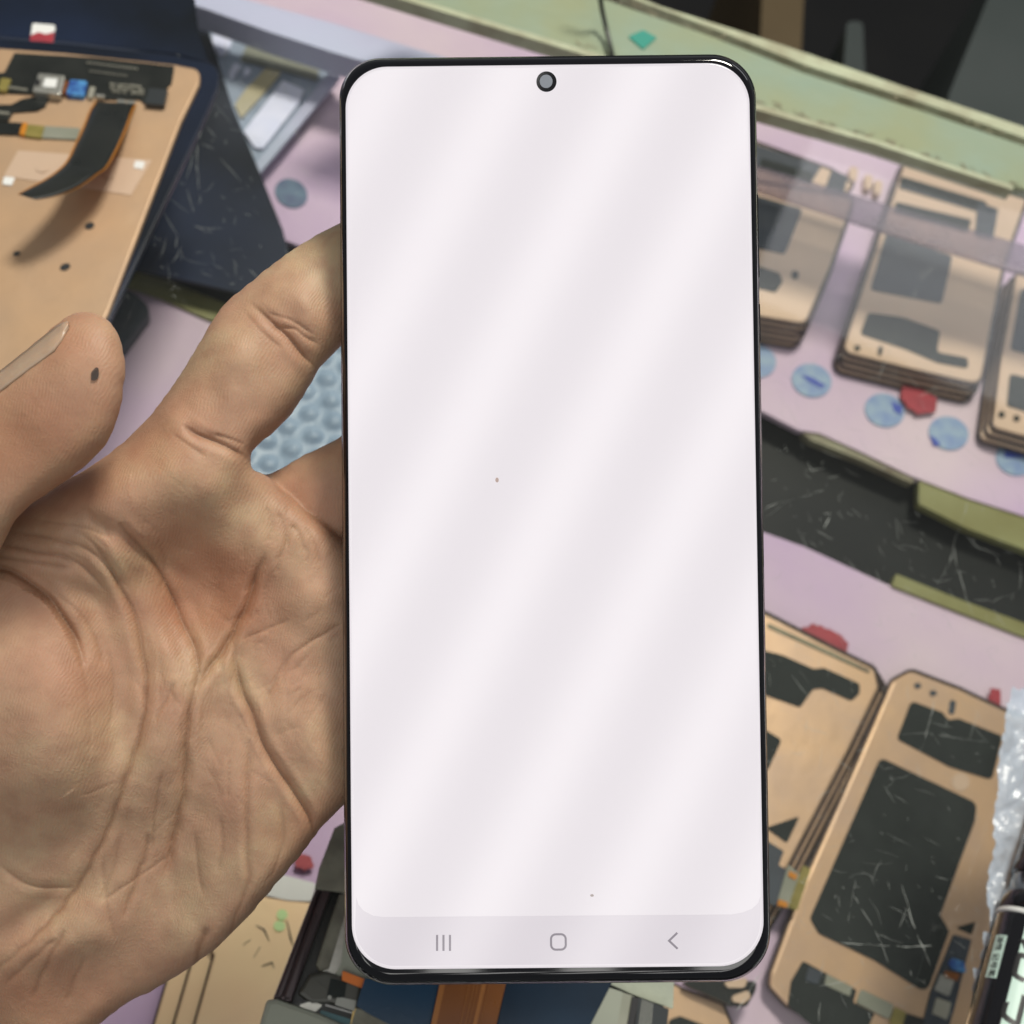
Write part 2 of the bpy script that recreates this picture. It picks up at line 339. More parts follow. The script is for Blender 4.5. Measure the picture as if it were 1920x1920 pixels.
slab('shield', [(400, 42), (440, 58), (430, 92), (412, 108), (398, 80)], ZS+.0095, .001, MK['labelw'], tr, r=8)
slab('connector', [(440, 118), (452, 124), (434, 150), (428, 138)], ZS+.0095, .001, MK['labelw'], tr, r=3)
slab('connector', [(462, 126), (472, 131), (462, 144), (455, 139)], ZS+.0095, .001, MK['labelw'], tr, r=3)
slab('board', [(470, 70), (560, 95), (600, 110), (596, 150), (520, 128), (450, 112)], ZS+.009, .0008, MK['greyfilm'], tr, r=4)
def disc(name, px, py, rx, ry, z, th, m, parent=None, ang=0, n=24, **kw):
    pts = []
    for k in range(n):
        a = 2*math.pi*k/n; x, y = rx*math.cos(a), ry*math.sin(a)
        pts.append((px+x*math.cos(ang)-y*math.sin(ang), py+x*math.sin(ang)+y*math.cos(ang)))
    return slab(name, pts, z, th, m, parent, **kw)
MK['stick'] = mat('blue_round_sticker', srgb(150, 172, 190), .45, noise=(120, .9, srgb(115, 138, 185)))
MK['stickg'] = mat('grey_round_sticker', srgb(95, 120, 140), .45, noise=(120, .9, srgb(75, 85, 120)))
MK['stickd'] = mat('sticker_print_blue', srgb(60, 80, 170), .45)
disc('round_sticker', 546, 362, 32, 26, ZS+.0006, .0006, MK['stickg'], ang=.5, label='grey round sticker on pink liner left of the lit phone', category='sticker')
for (x, y, lab, pr) in ((1522, 713, 'blue round sticker furthest left of the clear row', [(1503, 703), (1520, 706), (1548, 722), (1540, 727), (1515, 714)]),
        (1659, 769, 'blue round sticker beside the dark red label', [(1672, 752), (1692, 762), (1690, 778), (1676, 770)]),
        (1779, 812, 'pale blue round sticker with a dark mark at its lower left', [(1744, 817), (1752, 820), (1764, 834), (1752, 836)]),
        (1905, 860, 'blue round sticker cut by the right edge of the picture', [(1884, 846), (1935, 842), (1935, 858), (1884, 858)]),
        (1418, 676, 'blue round sticker half hidden behind the lit phone', [(1400, 660), (1420, 655), (1425, 665)])):
    o = empty('round_sticker', G(x, y, ZS), lab, 'sticker', 'round stickers along the upper shelf')
    disc('disc', x, y, 38, 31, ZS+.0007, .0006, MK['stick'], o, ang=.3)
    slab('print', pr, ZS+.0010, .0003, MK['stickd'], o)

# ------------------------------------------------------------------ display panels with copper backs
def panel(label, outline, z, r=12, rim=5, th=.0028, copper='copper', group='loose display panels in the counter', name='phone_screen', bev=.0007):
    c = sum((G(a, b, z) for a, b in outline), Vector())/len(outline)
    o = empty(name, (c.x, c.y, z-th), label, 'phone screen', group)
    cc = Vector((sum(a for a, b in outline)/len(outline), sum(b for a, b in outline)/len(outline)))
    N = len(outline); rimp = []
    area2 = sum(outline[i][0]*outline[(i+1) % N][1]-outline[(i+1) % N][0]*outline[i][1] for i in range(N))
    sg = 1 if area2 > 0 else -1
    for i in range(N):
        p0, p1, p2 = [Vector(outline[(i+k-1) % N]) for k in range(3)]
        d1 = (p1-p0).normalized(); d2 = (p2-p1).normalized()
        n1 = Vector((d1.y, -d1.x))*sg; n2 = Vector((d2.y, -d2.x))*sg
        m_ = (n1+n2); m_ = m_/max(.3, m_.length_squared/2)
        rimp.append(tuple(p1+m_*rim))
    slab('front_glass', rimp, z-th*.45, th*.55, MK['rimglass'], o, r=(r+rim if not isinstance(r, list) else [q+rim for q in r]), bev=.0003)
    slab('copper_backing', outline, z, th*.45, MK[copper], o, r=r, bev=bev)
    return o
def dup(root, dz, dx, dy, label):
    r = root.copy(); COL.objects.link(r); r.location = root.location+Vector((dx, dy, dz)); r['label'] = label
    for ch in list(root.children):
        c = ch.copy(); COL.objects.link(c); c.parent = r; c.matrix_parent_inverse = ch.matrix_parent_inverse.copy()
    return r
def parts(o, z, lst):
    for (nm, pts, m, r, th) in lst: slab(nm, pts, z+th, th, MK[m], o, r=r)

# upper shelf, stack behind the phone's right edge (A)
zA = ZS+.016
A = panel('top panel of the stack just right of the lit phone on the upper shelf', [(1290, 320), (1600, 372), (1556, 500), (1510, 606), (1427, 592), (1210, 520)], zA, r=[10, 10, 4, 14, 4, 14], copper='copper2')
for k in range(1, 5):
    dup(A, -.0031*k, .0004*k+.0006*(k % 2), -.0006*k, ['', 'second', 'third', 'fourth', 'lowest'][k]+' panel of the stack just right of the lit phone')
parts(A, zA, [('foam_pad', [(1330, 340), (1505, 392), (1472, 476), (1300, 440)], 'foamb', 6, .0004), ('foam_pad', [(1420, 498), (1462, 512), (1468, 528), (1455, 548), (1400, 535)], 'foam', 6, .0004), ('sensor_hole', [(1485, 505), (1499, 510), (1496, 524), (1484, 521)], 'foam', 5, .0004)])
# upper shelf, second stack (B)
zB = ZS+.0125
B = panel('top panel of the middle stack on the upper shelf with a large dark pad', [(1700, 296), (1925, 372), (1880, 500), (1858, 610), (1838, 719), (1708, 690), (1581, 658), (1632, 500)], zB, r=[14, 8, 0, 0, 16, 0, 16, 0], rim=6, copper='copper2')
for k in range(1, 4):
    dup(B, -.0031*k, .0005*k-.0008*(k % 2), -.0009*k, ['', 'second', 'third', 'lowest'][k]+' panel of the middle stack on the upper shelf')
parts(B, zB, [('foam_pad', [(1662, 436), (1786, 480), (1766, 569), (1632, 543)], 'foamb', 7, .0004),
  ('foam_pad', [(1628, 586), (1694, 595), (1763, 620), (1757, 660), (1814, 671), (1817, 691), (1759, 680), (1700, 655), (1613, 626)], 'foam', 6, .0004),
  ('camera_hole', [(1603, 646), (1614, 648), (1612, 658), (1602, 656)], 'foam', 4, .0004), ('sensor_slot', [(1648, 648), (1656, 650), (1653, 667), (1646, 665)], 'foam', 3, .0004),
  ('flex_cable', [(1690, 330), (1850, 378), (1846, 400), (1686, 352)], 'foam', 3, .0004), ('flex_cable', [(1680, 378), (1822, 412), (1815, 436), (1676, 398)], 'foam', 3, .0004),
  ('chip', [(1834, 378), (1872, 392), (1862, 450), (1828, 440)], 'foamb', 3, .0006)])
# third stack (C) at the right edge
zC = ZS+.0125
C = panel('top panel of the stack cut by the right edge on the upper shelf', [(1908, 510), (2080, 560), (2040, 850), (1862, 800), (1880, 660)], zC, r=[8, 8, 14, 14, 0], copper='copper2')
for k in range(1, 3): dup(C, -.0035*k, -.0008*k, -.0012*k, ['', 'second', 'lowest'][k]+' panel of the stack at the right edge')
parts(C, zC, [('foam_pad', [(1915, 540), (2000, 560), (1990, 680), (1895, 655)], 'foamb', 6, .0004), ('foam_pad', [(1894, 700), (1990, 725), (1980, 790), (1888, 760)], 'foam', 6, .0004),
  ('camera_hole', [(1874, 770), (1885, 773), (1883, 784), (1872, 781)], 'foam', 4, .0004), ('camera_hole', [(1902, 777), (1913, 780), (1911, 791), (1900, 788)], 'foam', 4, .0004)])
# far row above the strip
zE = ZS+.009
E0 = panel('dark and copper panel end behind the grey strip beside the lit phone', [(1330, 236), (1556, 318), (1600, 345), (1560, 388), (1330, 330)], zE, r=6, copper='copper2')
parts(E0, zE, [('flex_cable', [(1330, 240), (1540, 312), (1520, 345), (1330, 285)], 'foamb', 3, .0005), ('flex_cable', [(1427, 296), (1526, 324), (1520, 344), (1424, 314)], 'foam', 2, .0009), ('chip', [(1560, 318), (1590, 330), (1580, 372), (1545, 358)], 'foamb', 3, .0008)])
o = empty('connector_row', G(1620, 345, ZS), 'small tan connector tabs behind the grey strip', 'connectors')
for (x, y) in ((1602, 325), (1630, 340), (1648, 350)):
    slab('tab', [(x-8, y-14), (x+7, y-10), (x+4, y+16), (x-9, y+12)], ZS+.004, .004, MK['copper2'], o, r=4)
# translucent strip
MK['greystrip'] = glass_mat('grey_strip', (.80, .76, .82, 1), .42, 1.25, .25, (.34, .28, .32, 1))
slab('grey_strip', [(1200, 240), (1423, 311), (1660, 383), (1920, 459), (2060, 500), (2060, 555), (1920, 512), (1660, 433), (1423, 355), (1200, 290)], -.03, .002, MK['greystrip'],
     label='translucent grey strip crossing above the upper panels', category='strip')
# red labels
def red(pts, z, lab):
    rr_ = random.Random(len(lab)); q = []
    for i in range(len(pts)):                      # torn, uneven edge
        a, b = pts[i], pts[(i+1) % len(pts)]
        for k in range(3): q.append((a[0]+(b[0]-a[0])*k/3+rr_.uniform(-3, 3), a[1]+(b[1]-a[1])*k/3+rr_.uniform(-3, 3)))
    slab('red_label', q, z, .0006, MK['redp'], r=2, label=lab, category='label', group='red labels')
red([(1700, 708), (1725, 712), (1735, 738), (1757, 746), (1752, 770), (1722, 776), (1700, 762), (1688, 742)], ZS+.0030, 'dark red label at the front edge of the middle stack')
red([(1502, 1176), (1520, 1172), (1540, 1170), (1566, 1186), (1592, 1206), (1590, 1222), (1558, 1222), (1530, 1206), (1500, 1190)], ZS+.0030, 'large red label behind the left panel of the lower shelf')
red([(1858, 1287), (1879, 1292), (1876, 1328), (1855, 1318)], ZS+.0030, 'small red label near the bubble wrap')
red([(556, 1600), (585, 1606), (590, 1622), (570, 1634), (552, 1622)], ZS+.0030, 'red label beside the taped phone below the palm')
# lower shelf, big panel (D)
zD = ZS+.0075
D = panel('large copper backed panel with a big dark plate on the lower right shelf', [(1674, 1276), (1709, 1257), (1800, 1292), (1876, 1328), (2040, 1390), (1960, 1600), (1850, 1910), (1800, 2010), (1700, 1960), (1559, 1925), (1476, 1884), (1444, 1849), (1446, 1824), (1510, 1650), (1610, 1425)],
   zD, r=[10, 16, 0, 0, 16, 0, 0, 10, 0, 0, 8, 14, 8, 0, 0], rim=5, bev=.0012)
parts(D, zD, [('foam_pad', [(1709, 1314), (1768, 1336), (1778, 1350), (1797, 1347), (1880, 1380), (1860, 1462), (1780, 1437), (1682, 1385)], 'foam', 8, .0004),
  ('foam_plate', [(1651, 1420), (1832, 1506), (1828, 1540), (1763, 1716), (1780, 1746), (1738, 1862), (1640, 1800), (1536, 1750), (1519, 1722)], 'foam', [10, 16, 8, 6, 6, 14, 0, 14, 12], .0005),
  ('camera_hole', [(1713, 1281), (1725, 1280), (1729, 1289), (1717, 1292)], 'foamb', 4, .0003), ('camera_hole', [(1742, 1295), (1754, 1294), (1758, 1303), (1746, 1306)], 'foamb', 4, .0003),
  ('sensor_slot', [(1782, 1311), (1793, 1315), (1789, 1341), (1778, 1337)], 'foamb', 5, .0003),
  ('flex_cable', [(1506, 1802), (1606, 1856), (1600, 1880), (1640, 1900), (1600, 1990), (1478, 1884), (1484, 1840)], 'foam', 4, .0006),
  ('chip', [(1516, 1812), (1542, 1822), (1534, 1846), (1510, 1838)], 'foamb', 3, .0010), ('chip', [(1550, 1826), (1598, 1850), (1594, 1868), (1546, 1846)], 'greyfilm', 2, .0009),
  ('tag', [(1614, 1854), (1676, 1884), (1668, 1912), (1606, 1880)], 'greyfilm', 5, .0007), ('connector', [(1678, 1888), (1700, 1898), (1690, 1930), (1668, 1918)], 'olive', 3, .0010),
  ('flex_cable', [(1700, 1900), (1732, 1910), (1730, 1940), (1690, 1935)], 'flex', 2, .0006),
  ('foam_pad', [(1793, 1739), (1830, 1728), (1822, 1752)], 'foam', 2, .0004), ('board', [(1788, 1752), (1822, 1762), (1812, 1800), (1790, 1890), (1760, 1990), (1720, 1960), (1745, 1860)], 'foamb', 3, .0005),
  ('component', [(1786, 1796), (1808, 1804), (1812, 1824), (1788, 1818), (1778, 1806)], 'bluechip', 3, .0012), ('component', [(1764, 1826), (1790, 1836), (1780, 1868), (1752, 1856)], 'silver', 3, .0010),
  ('component', [(1756, 1870), (1784, 1880), (1776, 1912), (1748, 1900)], 'solder', 3, .0009), ('component', [(1772, 1820), (1800, 1826), (1796, 1840), (1770, 1832)], 'orangeb', 2, .0011)])
disc('faint_mark', 1801, 1466, 17, 17, zD+.0002, .0002, MK['copper2'], D)
# lower shelf, left panel (E)
zE = ZS+.0105
E = panel('copper backed panel with curved dark pads just right of the lit phone', [(1300, 1100), (1438, 1152), (1560, 1215), (1640, 1254), (1648, 1290), (1590, 1410), (1472, 1636), (1400, 1760), (1250, 1700), (1180, 1400)],
   zE, r=[14, 0, 0, 16, 8, 0, 0, 14, 8, 0], rim=6, bev=.0010)
for k in range(1, 3): dup(E, -.0032*k, .0031*k, -.0002*k, ['', 'second', 'lowest'][k]+' panel of the lower stack right of the lit phone')
parts(E, zE, [('foam_pad', [(1400, 1205), (1438, 1221), (1467, 1228), (1525, 1254), (1545, 1252), (1612, 1282), (1612, 1300), (1597, 1314), (1542, 1290), (1525, 1292), (1501, 1326), (1438, 1304), (1400, 1290)], 'foam', 6, .0004),
  ('foam_pad', [(1400, 1355), (1438, 1370), (1466, 1387), (1440, 1445), (1400, 1440)], 'foam', 8, .0004), ('foam_pad', [(1436, 1552), (1500, 1530), (1476, 1580)], 'foam', 3, .0004),
  ('flex_cable', [(1436, 1575), (1470, 1596), (1460, 1622), (1482, 1634), (1466, 1700), (1420, 1690)], 'foamb', 3, .0006), ('connector', [(1478, 1620), (1500, 1640), (1478, 1704), (1458, 1690)], 'greyfilm', 3, .0012),
  ('connector', [(1506, 1622), (1521, 1630), (1495, 1708), (1478, 1700)], 'olive', 3, .0014), ('amber_tab', [(1460, 1686), (1478, 1692), (1476, 1702), (1458, 1697)], 'kapton', 2, .0016), ('amber_tab', [(1480, 1632), (1496, 1640), (1492, 1650), (1478, 1643)], 'kapton', 2, .0016)])
slab('inner_trace', [(1440, 1168), (1560, 1222), (1632, 1256), (1629, 1262), (1556, 1229), (1438, 1176)], zE+.0003, .0003, MK['rust'], E)
# panel F below the phone's lower right corner
zF = ZS+.006
Fp = panel('copper backed panel below the lower right corner of the lit phone', [(1150, 1790), (1275, 1852), (1357, 1884), (1374, 1930), (1362, 2060), (1180, 2080), (1120, 1900)], zF, r=[8, 4, 14, 0, 10, 10, 0], rim=4)
parts(Fp, zF, [('foam_pad', [(1256, 1912), (1275, 1905), (1320, 1922), (1320, 1980), (1240, 1970)], 'foam', 6, .0004)])
o = empty('flex_board', G(1350, 1855, ZS), 'dark flex board with rounded tan tabs below the lit phone', 'flex board')
slab('board', [(1265, 1838), (1350, 1836), (1420, 1840), (1416, 1860), (1400, 1888), (1372, 1886), (1330, 1866)], ZS+.0105, .003, MK['flex'], o, r=8)
slab('tab', [(1356, 1842), (1404, 1832), (1396, 1852), (1366, 1852)], ZS+.0115, .001, MK['copper2'], o, r=6)
slab('tab', [(1372, 1868), (1404, 1856), (1408, 1870), (1394, 1882), (1374, 1878)], ZS+.0115, .001, MK['copper2'], o, r=6)
# bright stack at lower left (G)
zG = ZS+.020
Gp = panel('bright copper panel with two green dots below the palm', [(503, 1682), (584, 1692), (620, 1700), (560, 1880), (540, 2050), (330, 2050), (366, 1918), (402, 1790), (380, 1760), (420, 1660)], zG, r=[8, 0, 10, 0, 10, 10, 0, 6, 6, 8], rim=4, copper='copper3')
dup(Gp, -.0033, -.0060, -.0008, 'second bright copper panel, showing left of the one with green dots')
dup(Gp, -.0066, -.0120, -.0010, 'third bright copper panel, furthest left below the palm')
slab('highlight_band', [(470, 1646), (530, 1640), (592, 1656), (585, 1690), (540, 1688), (486, 1676)], zG+.0006, .0006, MK['white'], Gp, r=6)  # bright highlight painted as a white strip
disc('green_dot', 529, 1715, 10, 10, zG+.0006, .0006, MK['glow'], Gp); disc('green_dot', 524, 1736, 11, 10, zG+.0006, .0006, MK['glow'], Gp)
ribbons('hairline_scratch', [([(480, 1735), (495, 1743), (505, 1765)], 1), ([(455, 1772), (470, 1762)], 1), ([(488, 1775), (476, 1795)], 1), ([(538, 1725), (545, 1760), (550, 1775)], 1), ([(490, 1812), (510, 1805), (514, 1815)], 1)], .00025, zG+.0004, MK['ink'], Gp)

# ------------------------------------------------------------------ copper backed screen on the glass at left
zL = .0042
Lp = empty('phone_screen', G(150, 350, 0), 'copper backed phone screen with a loose flex cable, lying on the glass at upper left', 'phone screen')
slab('front_glass', [(-60, 66), (120, 80), (330, 104), (412, 122), (408, 165), (385, 220), (205, 600), (90, 860), (-60, 1100), (-330, 1000), (-120, 500)], zL-.0019, .0022, MK['board'], Lp, r=[10, 0, 0, 26, 12, 0, 0, 0, 16, 16, 0], bev=.0006)
slab('copper_backing', [(-70, 84), (120, 98), (328, 120), (376, 130), (374, 156), (340, 226), (204, 584), (84, 840), (-60, 1060), (-300, 980), (-120, 480)], zL, .0018, MK['copperl'], Lp, r=[10, 0, 0, 22, 10, 0, 0, 0, 16, 16, 0], bev=.0009)
parts(Lp, zL, [('circuit_board', [(27, 99), (180, 108), (327, 124), (322, 156), (312, 166), (311, 198), (270, 194), (262, 186), (195, 186), (180, 180), (52, 176), (-60, 170), (-60, 140), (8, 136)], 'flex', [3, 0, 3, 3, 3, 3, 3, 3, 3, 3, 3, 3, 3, 3], .0006),
  ('flex_cable', [(-40, 196), (21, 196), (40, 186), (62, 181), (93, 183), (84, 200), (70, 207), (24, 210), (16, 226), (-40, 224)], 'flex', 5, .0007),
  ('flex_cable', [(-60, 226), (44, 230), (38, 252), (-60, 248)], 'flex', 2, .0008), ('amber_strip', [(43, 229), (52, 231), (46, 253), (36, 251)], 'kapton', 1, .0013),
  ('connector', [(52, 233), (84, 236), (78, 258), (46, 254)], 'olive', 2, .0011), ('film_tail', [(84, 236), (150, 240), (144, 261), (78, 258)], 'greyfilm', 2, .0008),
  ('foil_patch', [(34, 282), (285, 300), (246, 366), (7, 330)], 'copper2', 2, .00025), ('white_tab', [(254, 301), (272, 303), (268, 317), (250, 314)], 'white', 2, .0005), ('white_tab', [(8, 331), (28, 333), (22, 347), (4, 345)], 'white', 2, .0005),
  ('chip', [(280, 165), (315, 168), (308, 197), (271, 194)], 'darkchip', 3, .0022), ('gold_contact', [(2, 146), (21, 148), (12, 170), (-4, 168)], 'olive', 2, .0018),
  ('component', [(118, 150), (128, 152), (122, 176), (112, 174)], 'orangeb', 1, .0016), ('component', [(132, 149), (164, 152), (158, 180), (124, 177)], 'bluechip', 3, .0019), ('component', [(169, 162), (179, 163), (174, 183), (164, 182)], 'solder', 1, .0015)])
cm = slab('camera_module', [(72, 136), (122, 141), (113, 177), (60, 170)], zL+.0034, .0028, MK['silver'], Lp, r=3, bev=.0004)
slab('camera_cover', [(85, 146), (108, 148), (104, 164), (80, 162)], zL+.0038, .0004, MK['white'], cm)
slab('lens', [(68, 148), (76, 149), (73, 160), (66, 159)], zL+.0038, .0004, MK['ink'], cm, r=3)
disc('rivet_spot', 168, 423, 9, 6, zL+.0003, .0003, MK['darkchip'], Lp, ang=-.3); disc('rivet_spot', 122, 500, 10, 6, zL+.0003, .0003, MK['darkchip'], Lp, ang=-.3); disc('rivet_spot', 31, 475, 7, 4, zL+.0003, .0003, MK['darkchip'], Lp, ang=-.2)
disc('rivet_spot', 79, 315, 11, 8, zL+.0006, .0003, MK['copper2'], Lp); disc('rivet_spot', 205, 327, 11, 8, zL+.0006, .0003, MK['copper2'], Lp)
bx = []; rb = random.Random(5)
for i in range(16):
    for j in range(3):
        x = 208+i*4.0; y = 160+i*.35+j*6.5
        if rb.random() < .85: bx.append((x, y, zL+.0006, .00055, .0009 if rb.random() < .5 else .0006, .0006+.0004*rb.random(), rb.choice([0, 1.57])))
for i in range(9): bx.append((18+i*4, 166+i*.6, zL+.0006, .0005, .0009, .0007, 0))
for i in range(6): bx.append((-4+i*4, 213+i*.4, zL+.0007, .0005, .0011, .0007, 0))
for i in range(14): bx.append((165+i*7, 118+i*.9, zL+.0006, .0008, .0005, .0003, 0))
for i in range(12): bx.append((170+i*6, 134+i*.8, zL+.0006, .0006, .0004, .0003, 0))
join_boxes('solder_component', bx, MK['solder'], Lp, kind='stuff')
for (a, b) in ((188, 180), (228, 190), (246, 192)):
    slab('contact', [(a-7, b-4), (a+9, b-2), (a+7, b+3), (a-9, b+1)], zL+.0016, .0010, MK['silver'], Lp)
# the flex ribbon that lifts off the panel: cross-sections (left px, right px, height over the panel)
secs = [((178, 190), (256, 194), .0012), ((168, 206), (248, 212), .0030), ((156, 236), (238, 240), .0065), ((140, 270), (222, 276), .0100), ((124, 302), (202, 312), .0130), ((104, 322), (184, 326), .0150), ((80, 338), (150, 350), .0170), ((54, 352), (106, 368), .0190), ((33, 364), (68, 375), .0205)]
def ribbon_mesh(secs, n, inset, dz, thick):
    V, Fc = [], []
    K = len(secs)
    fine = []
    for i in range((K-1)*4+1):
        t = i/4; a = min(int(t), K-2); s = t-a
        p = [secs[max(a-1, 0)], secs[a], secs[a+1], secs[min(a+2, K-1)]]
        cr = lambda f: .5*((2*f(p[1]))+(-f(p[0])+f(p[2]))*s+(2*f(p[0])-5*f(p[1])+4*f(p[2])-f(p[3]))*s*s+(-f(p[0])+3*f(p[1])-3*f(p[2])+f(p[3]))*s**3)
        fine.append(((cr(lambda q: q[0][0]), cr(lambda q: q[0][1])), (cr(lambda q: q[1][0]), cr(lambda q: q[1][1])), cr(lambda q: q[2])))
    for (l, r, h) in fine:
        for sgn in (0, 1):
            for j in range(n+1):
                u = inset+(1-2*inset)*j/n
                V.append(G(l[0]+(r[0]-l[0])*u, l[1]+(r[1]-l[1])*u, zL+h+dz-sgn*thick+ .0006*math.sin(math.pi*u)))
    R = 2*(n+1)
    for i in range(len(fine)-1):
        for j in range(n):
            a = i*R+j; Fc.append((a, a+1, a+R+1, a+R)); b = a+n+1; Fc.append((b, b+R, b+R+1, b+1))
        for (a, b) in ((i*R, i*R+n+1), (i*R+n, i*R+2*n+1)): Fc.append((a, a+R, b+R, b))
    for i in (0, (len(fine)-1)*R):
        for j in range(n): Fc.append((i+j, i+j+1, i+n+2+j, i+n+1+j))
    return V, Fc
V, Fc = ribbon_mesh(secs, 6, 0, 0, .00018); fl = mesh_obj('amber_film', V, Fc, MK['kapton'], Lp, smooth=True)
V, Fc = ribbon_mesh(secs, 6, .045, .00022, .0002); mesh_obj('flex_cable', V, Fc, MK['flex'], Lp, smooth=True)
st = empty('sticker', G(82, 60, 0), 'white and red sticker on the dark glass above the copper screen', 'sticker')
slab('paper', [(61, 43), (104, 47), (99, 82), (56, 77)], .0008, .0005, MK['white'], st, r=4)
slab('red_print', [(57, 66), (72, 60), (86, 64), (102, 60), (99, 82), (56, 77)], .0010, .0002, MK['redp'], st)
slab('dark_screen', [(-120, -120), (352, -120), (372, 60), (392, 118), (330, 100), (120, 76), (-60, 62), (-120, 50)], .0004, .0003, MK['board'], r=0, label='dark glass sheet behind the copper backed screen', category='glass sheet')

# ------------------------------------------------------------------ open phone on the glass below the lit phone
op = empty('open_phone', G(900, 1900, 0), 'opened phone held by a grey tape below the lit phone', 'phone')
slab('chassis', [(596, 1660), (1000, 1700), (1240, 1830), (1262, 2050), (500, 2050), (512, 1880)], .0030, .0028, MK['flex'], op, r=6, bev=.0006)
slab('side_frame', [(592, 1664), (604, 1666), (528, 1876), (512, 1872)], .0075, .007, MK['maroon'], op, r=2, bev=.0008)
slab('side_frame', [(604, 1664), (622, 1668), (546, 1880), (524, 1876)], .0088, .008, MK['maroon'], op, r=2, bev=.0010)
slab('inner_wall', [(636, 1674), (660, 1678), (618, 1818), (600, 1824), (592, 1808), (604, 1770)], .0055, .0026, MK['tape'], op, r=6, bev=.0008)
slab('shield_plate', [(648, 1700), (680, 1730), (676, 1800), (620, 1830), (606, 1822)], .0052, .0021, MK['silver'], op, r=3)
slab('cover_film', [(640, 1806), (646, 1750), (700, 1740), (700, 1850), (622, 1838)], .0060, .0007, MK['greycase'], op, r=6)
slab('amber_flex', [(642, 1820), (684, 1836), (682, 1854), (641, 1838)], .0074, .0010, MK['orange'], op, r=2)
bt = slab('speaker_module', [(580, 1826), (612, 1820), (680, 1846), (672, 1898), (620, 1880), (584, 1882), (558, 1862)], .0070, .004, MK['battery'], op, r=6, bev=.0009)
slab('printed_label', [(620, 1834), (650, 1842), (646, 1870), (612, 1872)], .0073, .0002, MK['foam'], bt)
slab('printed_label', [(632, 1868), (668, 1876), (664, 1896), (628, 1884)], .0073, .0002, MK['greyprint'], bt)
disc('printed_dot', 618, 1870, 4, 4, .0074, .0002, MK['greyprint'], bt)
slab('circuit_board', [(552, 1880), (580, 1874), (600, 1876), (666, 1898), (660, 1930), (560, 1905)], .0058, .001, MK['flex'], op, r=2)
slab('steel_plate', [(560, 1884), (582, 1878), (606, 1884), (590, 1898), (566, 1892)], .0064, .0005, MK['silver'], op, r=3)
slab('teal_strip', [(602, 1894), (660, 1912), (657, 1926), (598, 1906)], .0066, .0006, mat('teal_board', (.05, .16, .18, 1), .3), op, r=1)
slab('gold_pin', [(663, 1890), (668, 1891), (662, 1930), (655, 1930)], .0070, .0006, mat('gold_pins', (.7, .5, .2, 1), .3, metal=.8), op)
join_boxes('solder_component', [(612+i*4.2, 1885+i*1.25, .0058, .0004, .0003, .0004, 0) for i in range(13)], MK['white'], op, kind='stuff')
slab('bottom_case', [(500, 1874), (520, 1872), (600, 1900), (664, 1930), (720, 1960), (720, 2060), (440, 2060), (484, 1930)], .0095, .008, MK['greycase'], op, r=[10, 10, 0, 0, 6, 6, 6, 0], bev=.0012)
slab('ribbed_connector', [(668, 1890), (700, 1900), (740, 1925), (700, 1960), (655, 1930)], .0078, .004, MK['tape'], op, r=2)
def para(a, b, c, d, u, v): return tuple((Vector(a)*(1-u)+Vector(b)*u)*(1-v)+(Vector(d)*(1-u)+Vector(c)*u)*v)
slab('blue_flex', [(684, 1834), (830, 1842), (806, 1960), (690, 1900), (668, 1886), (676, 1860)], .0096, .0008, MK['bluef'], op, r=3)
q = [(826, 1838), (950, 1838), (926, 1940), (804, 1940)]
slab('brown_flex', q, .0106, .0008, MK['orangeb'], op)
for u0, u1 in ((0, .085), (.44, .45), (.52, .53), (.575, .583), (.64, .70), (.75, .757)):
    slab('copper_trace', [para(*q, u0, 0), para(*q, u1, 0), para(*q, u1, 1), para(*q, u0, 1)], .0109, .0002, mat('trace_copper', (.34, .13, .03, 1), .3) if 'trace_copper' not in bpy.data.materials else bpy.data.materials['trace_copper'], op)
slab('navy_flex', [(950, 1838), (1150, 1838), (1142, 1853), (1092, 1950), (926, 1950)], .0098, .0008, MK['navy'], op)
slab('paper_insert', [(1118, 1834), (1264, 1830), (1262, 1892), (1190, 1866)], .0060, .0006, MK['paper'], op, r=2)
slab('grey_plate', [(1143, 1852), (1168, 1860), (1156, 1930), (1098, 1940)], .0088, .0008, MK['greycase'], op)
slab('green_plate', [(1166, 1860), (1190, 1868), (1180, 1930), (1154, 1930)], .0082, .0008, MK['greyfilm'], op)
slab('black_bar', [(1186, 1868), (1198, 1872), (1188, 1930), (1176, 1930)], .0090, .0008, MK['ink'], op)
rc = slab('ribbed_connector', [(1198, 1870), (1254, 1892), (1250, 1930), (1190, 1930)], .0086, .003, MK['darkchip'], op)
q = [(1204, 1874), (1226, 1882), (1222, 1932), (1196, 1932)]
for i in range(9):
    u = i/9; slab('rib', [para(*q, u, 0), para(*q, u+.04, 0), para(*q, u+.04, 1), para(*q, u, 1)], .0089, .0003, MK['greyprint'], rc)
# grey tape across the open phone
slab('cloth_tape', [(627, 1552), (760, 1480), (760, 1690), (660, 1682), (640, 1672), (590, 1666), (598, 1628), (602, 1618)], .0105, .0015, MK['tape'], r=2, bev=.0003,
     label='grey cloth tape behind the left edge of the lit phone', category='tape')

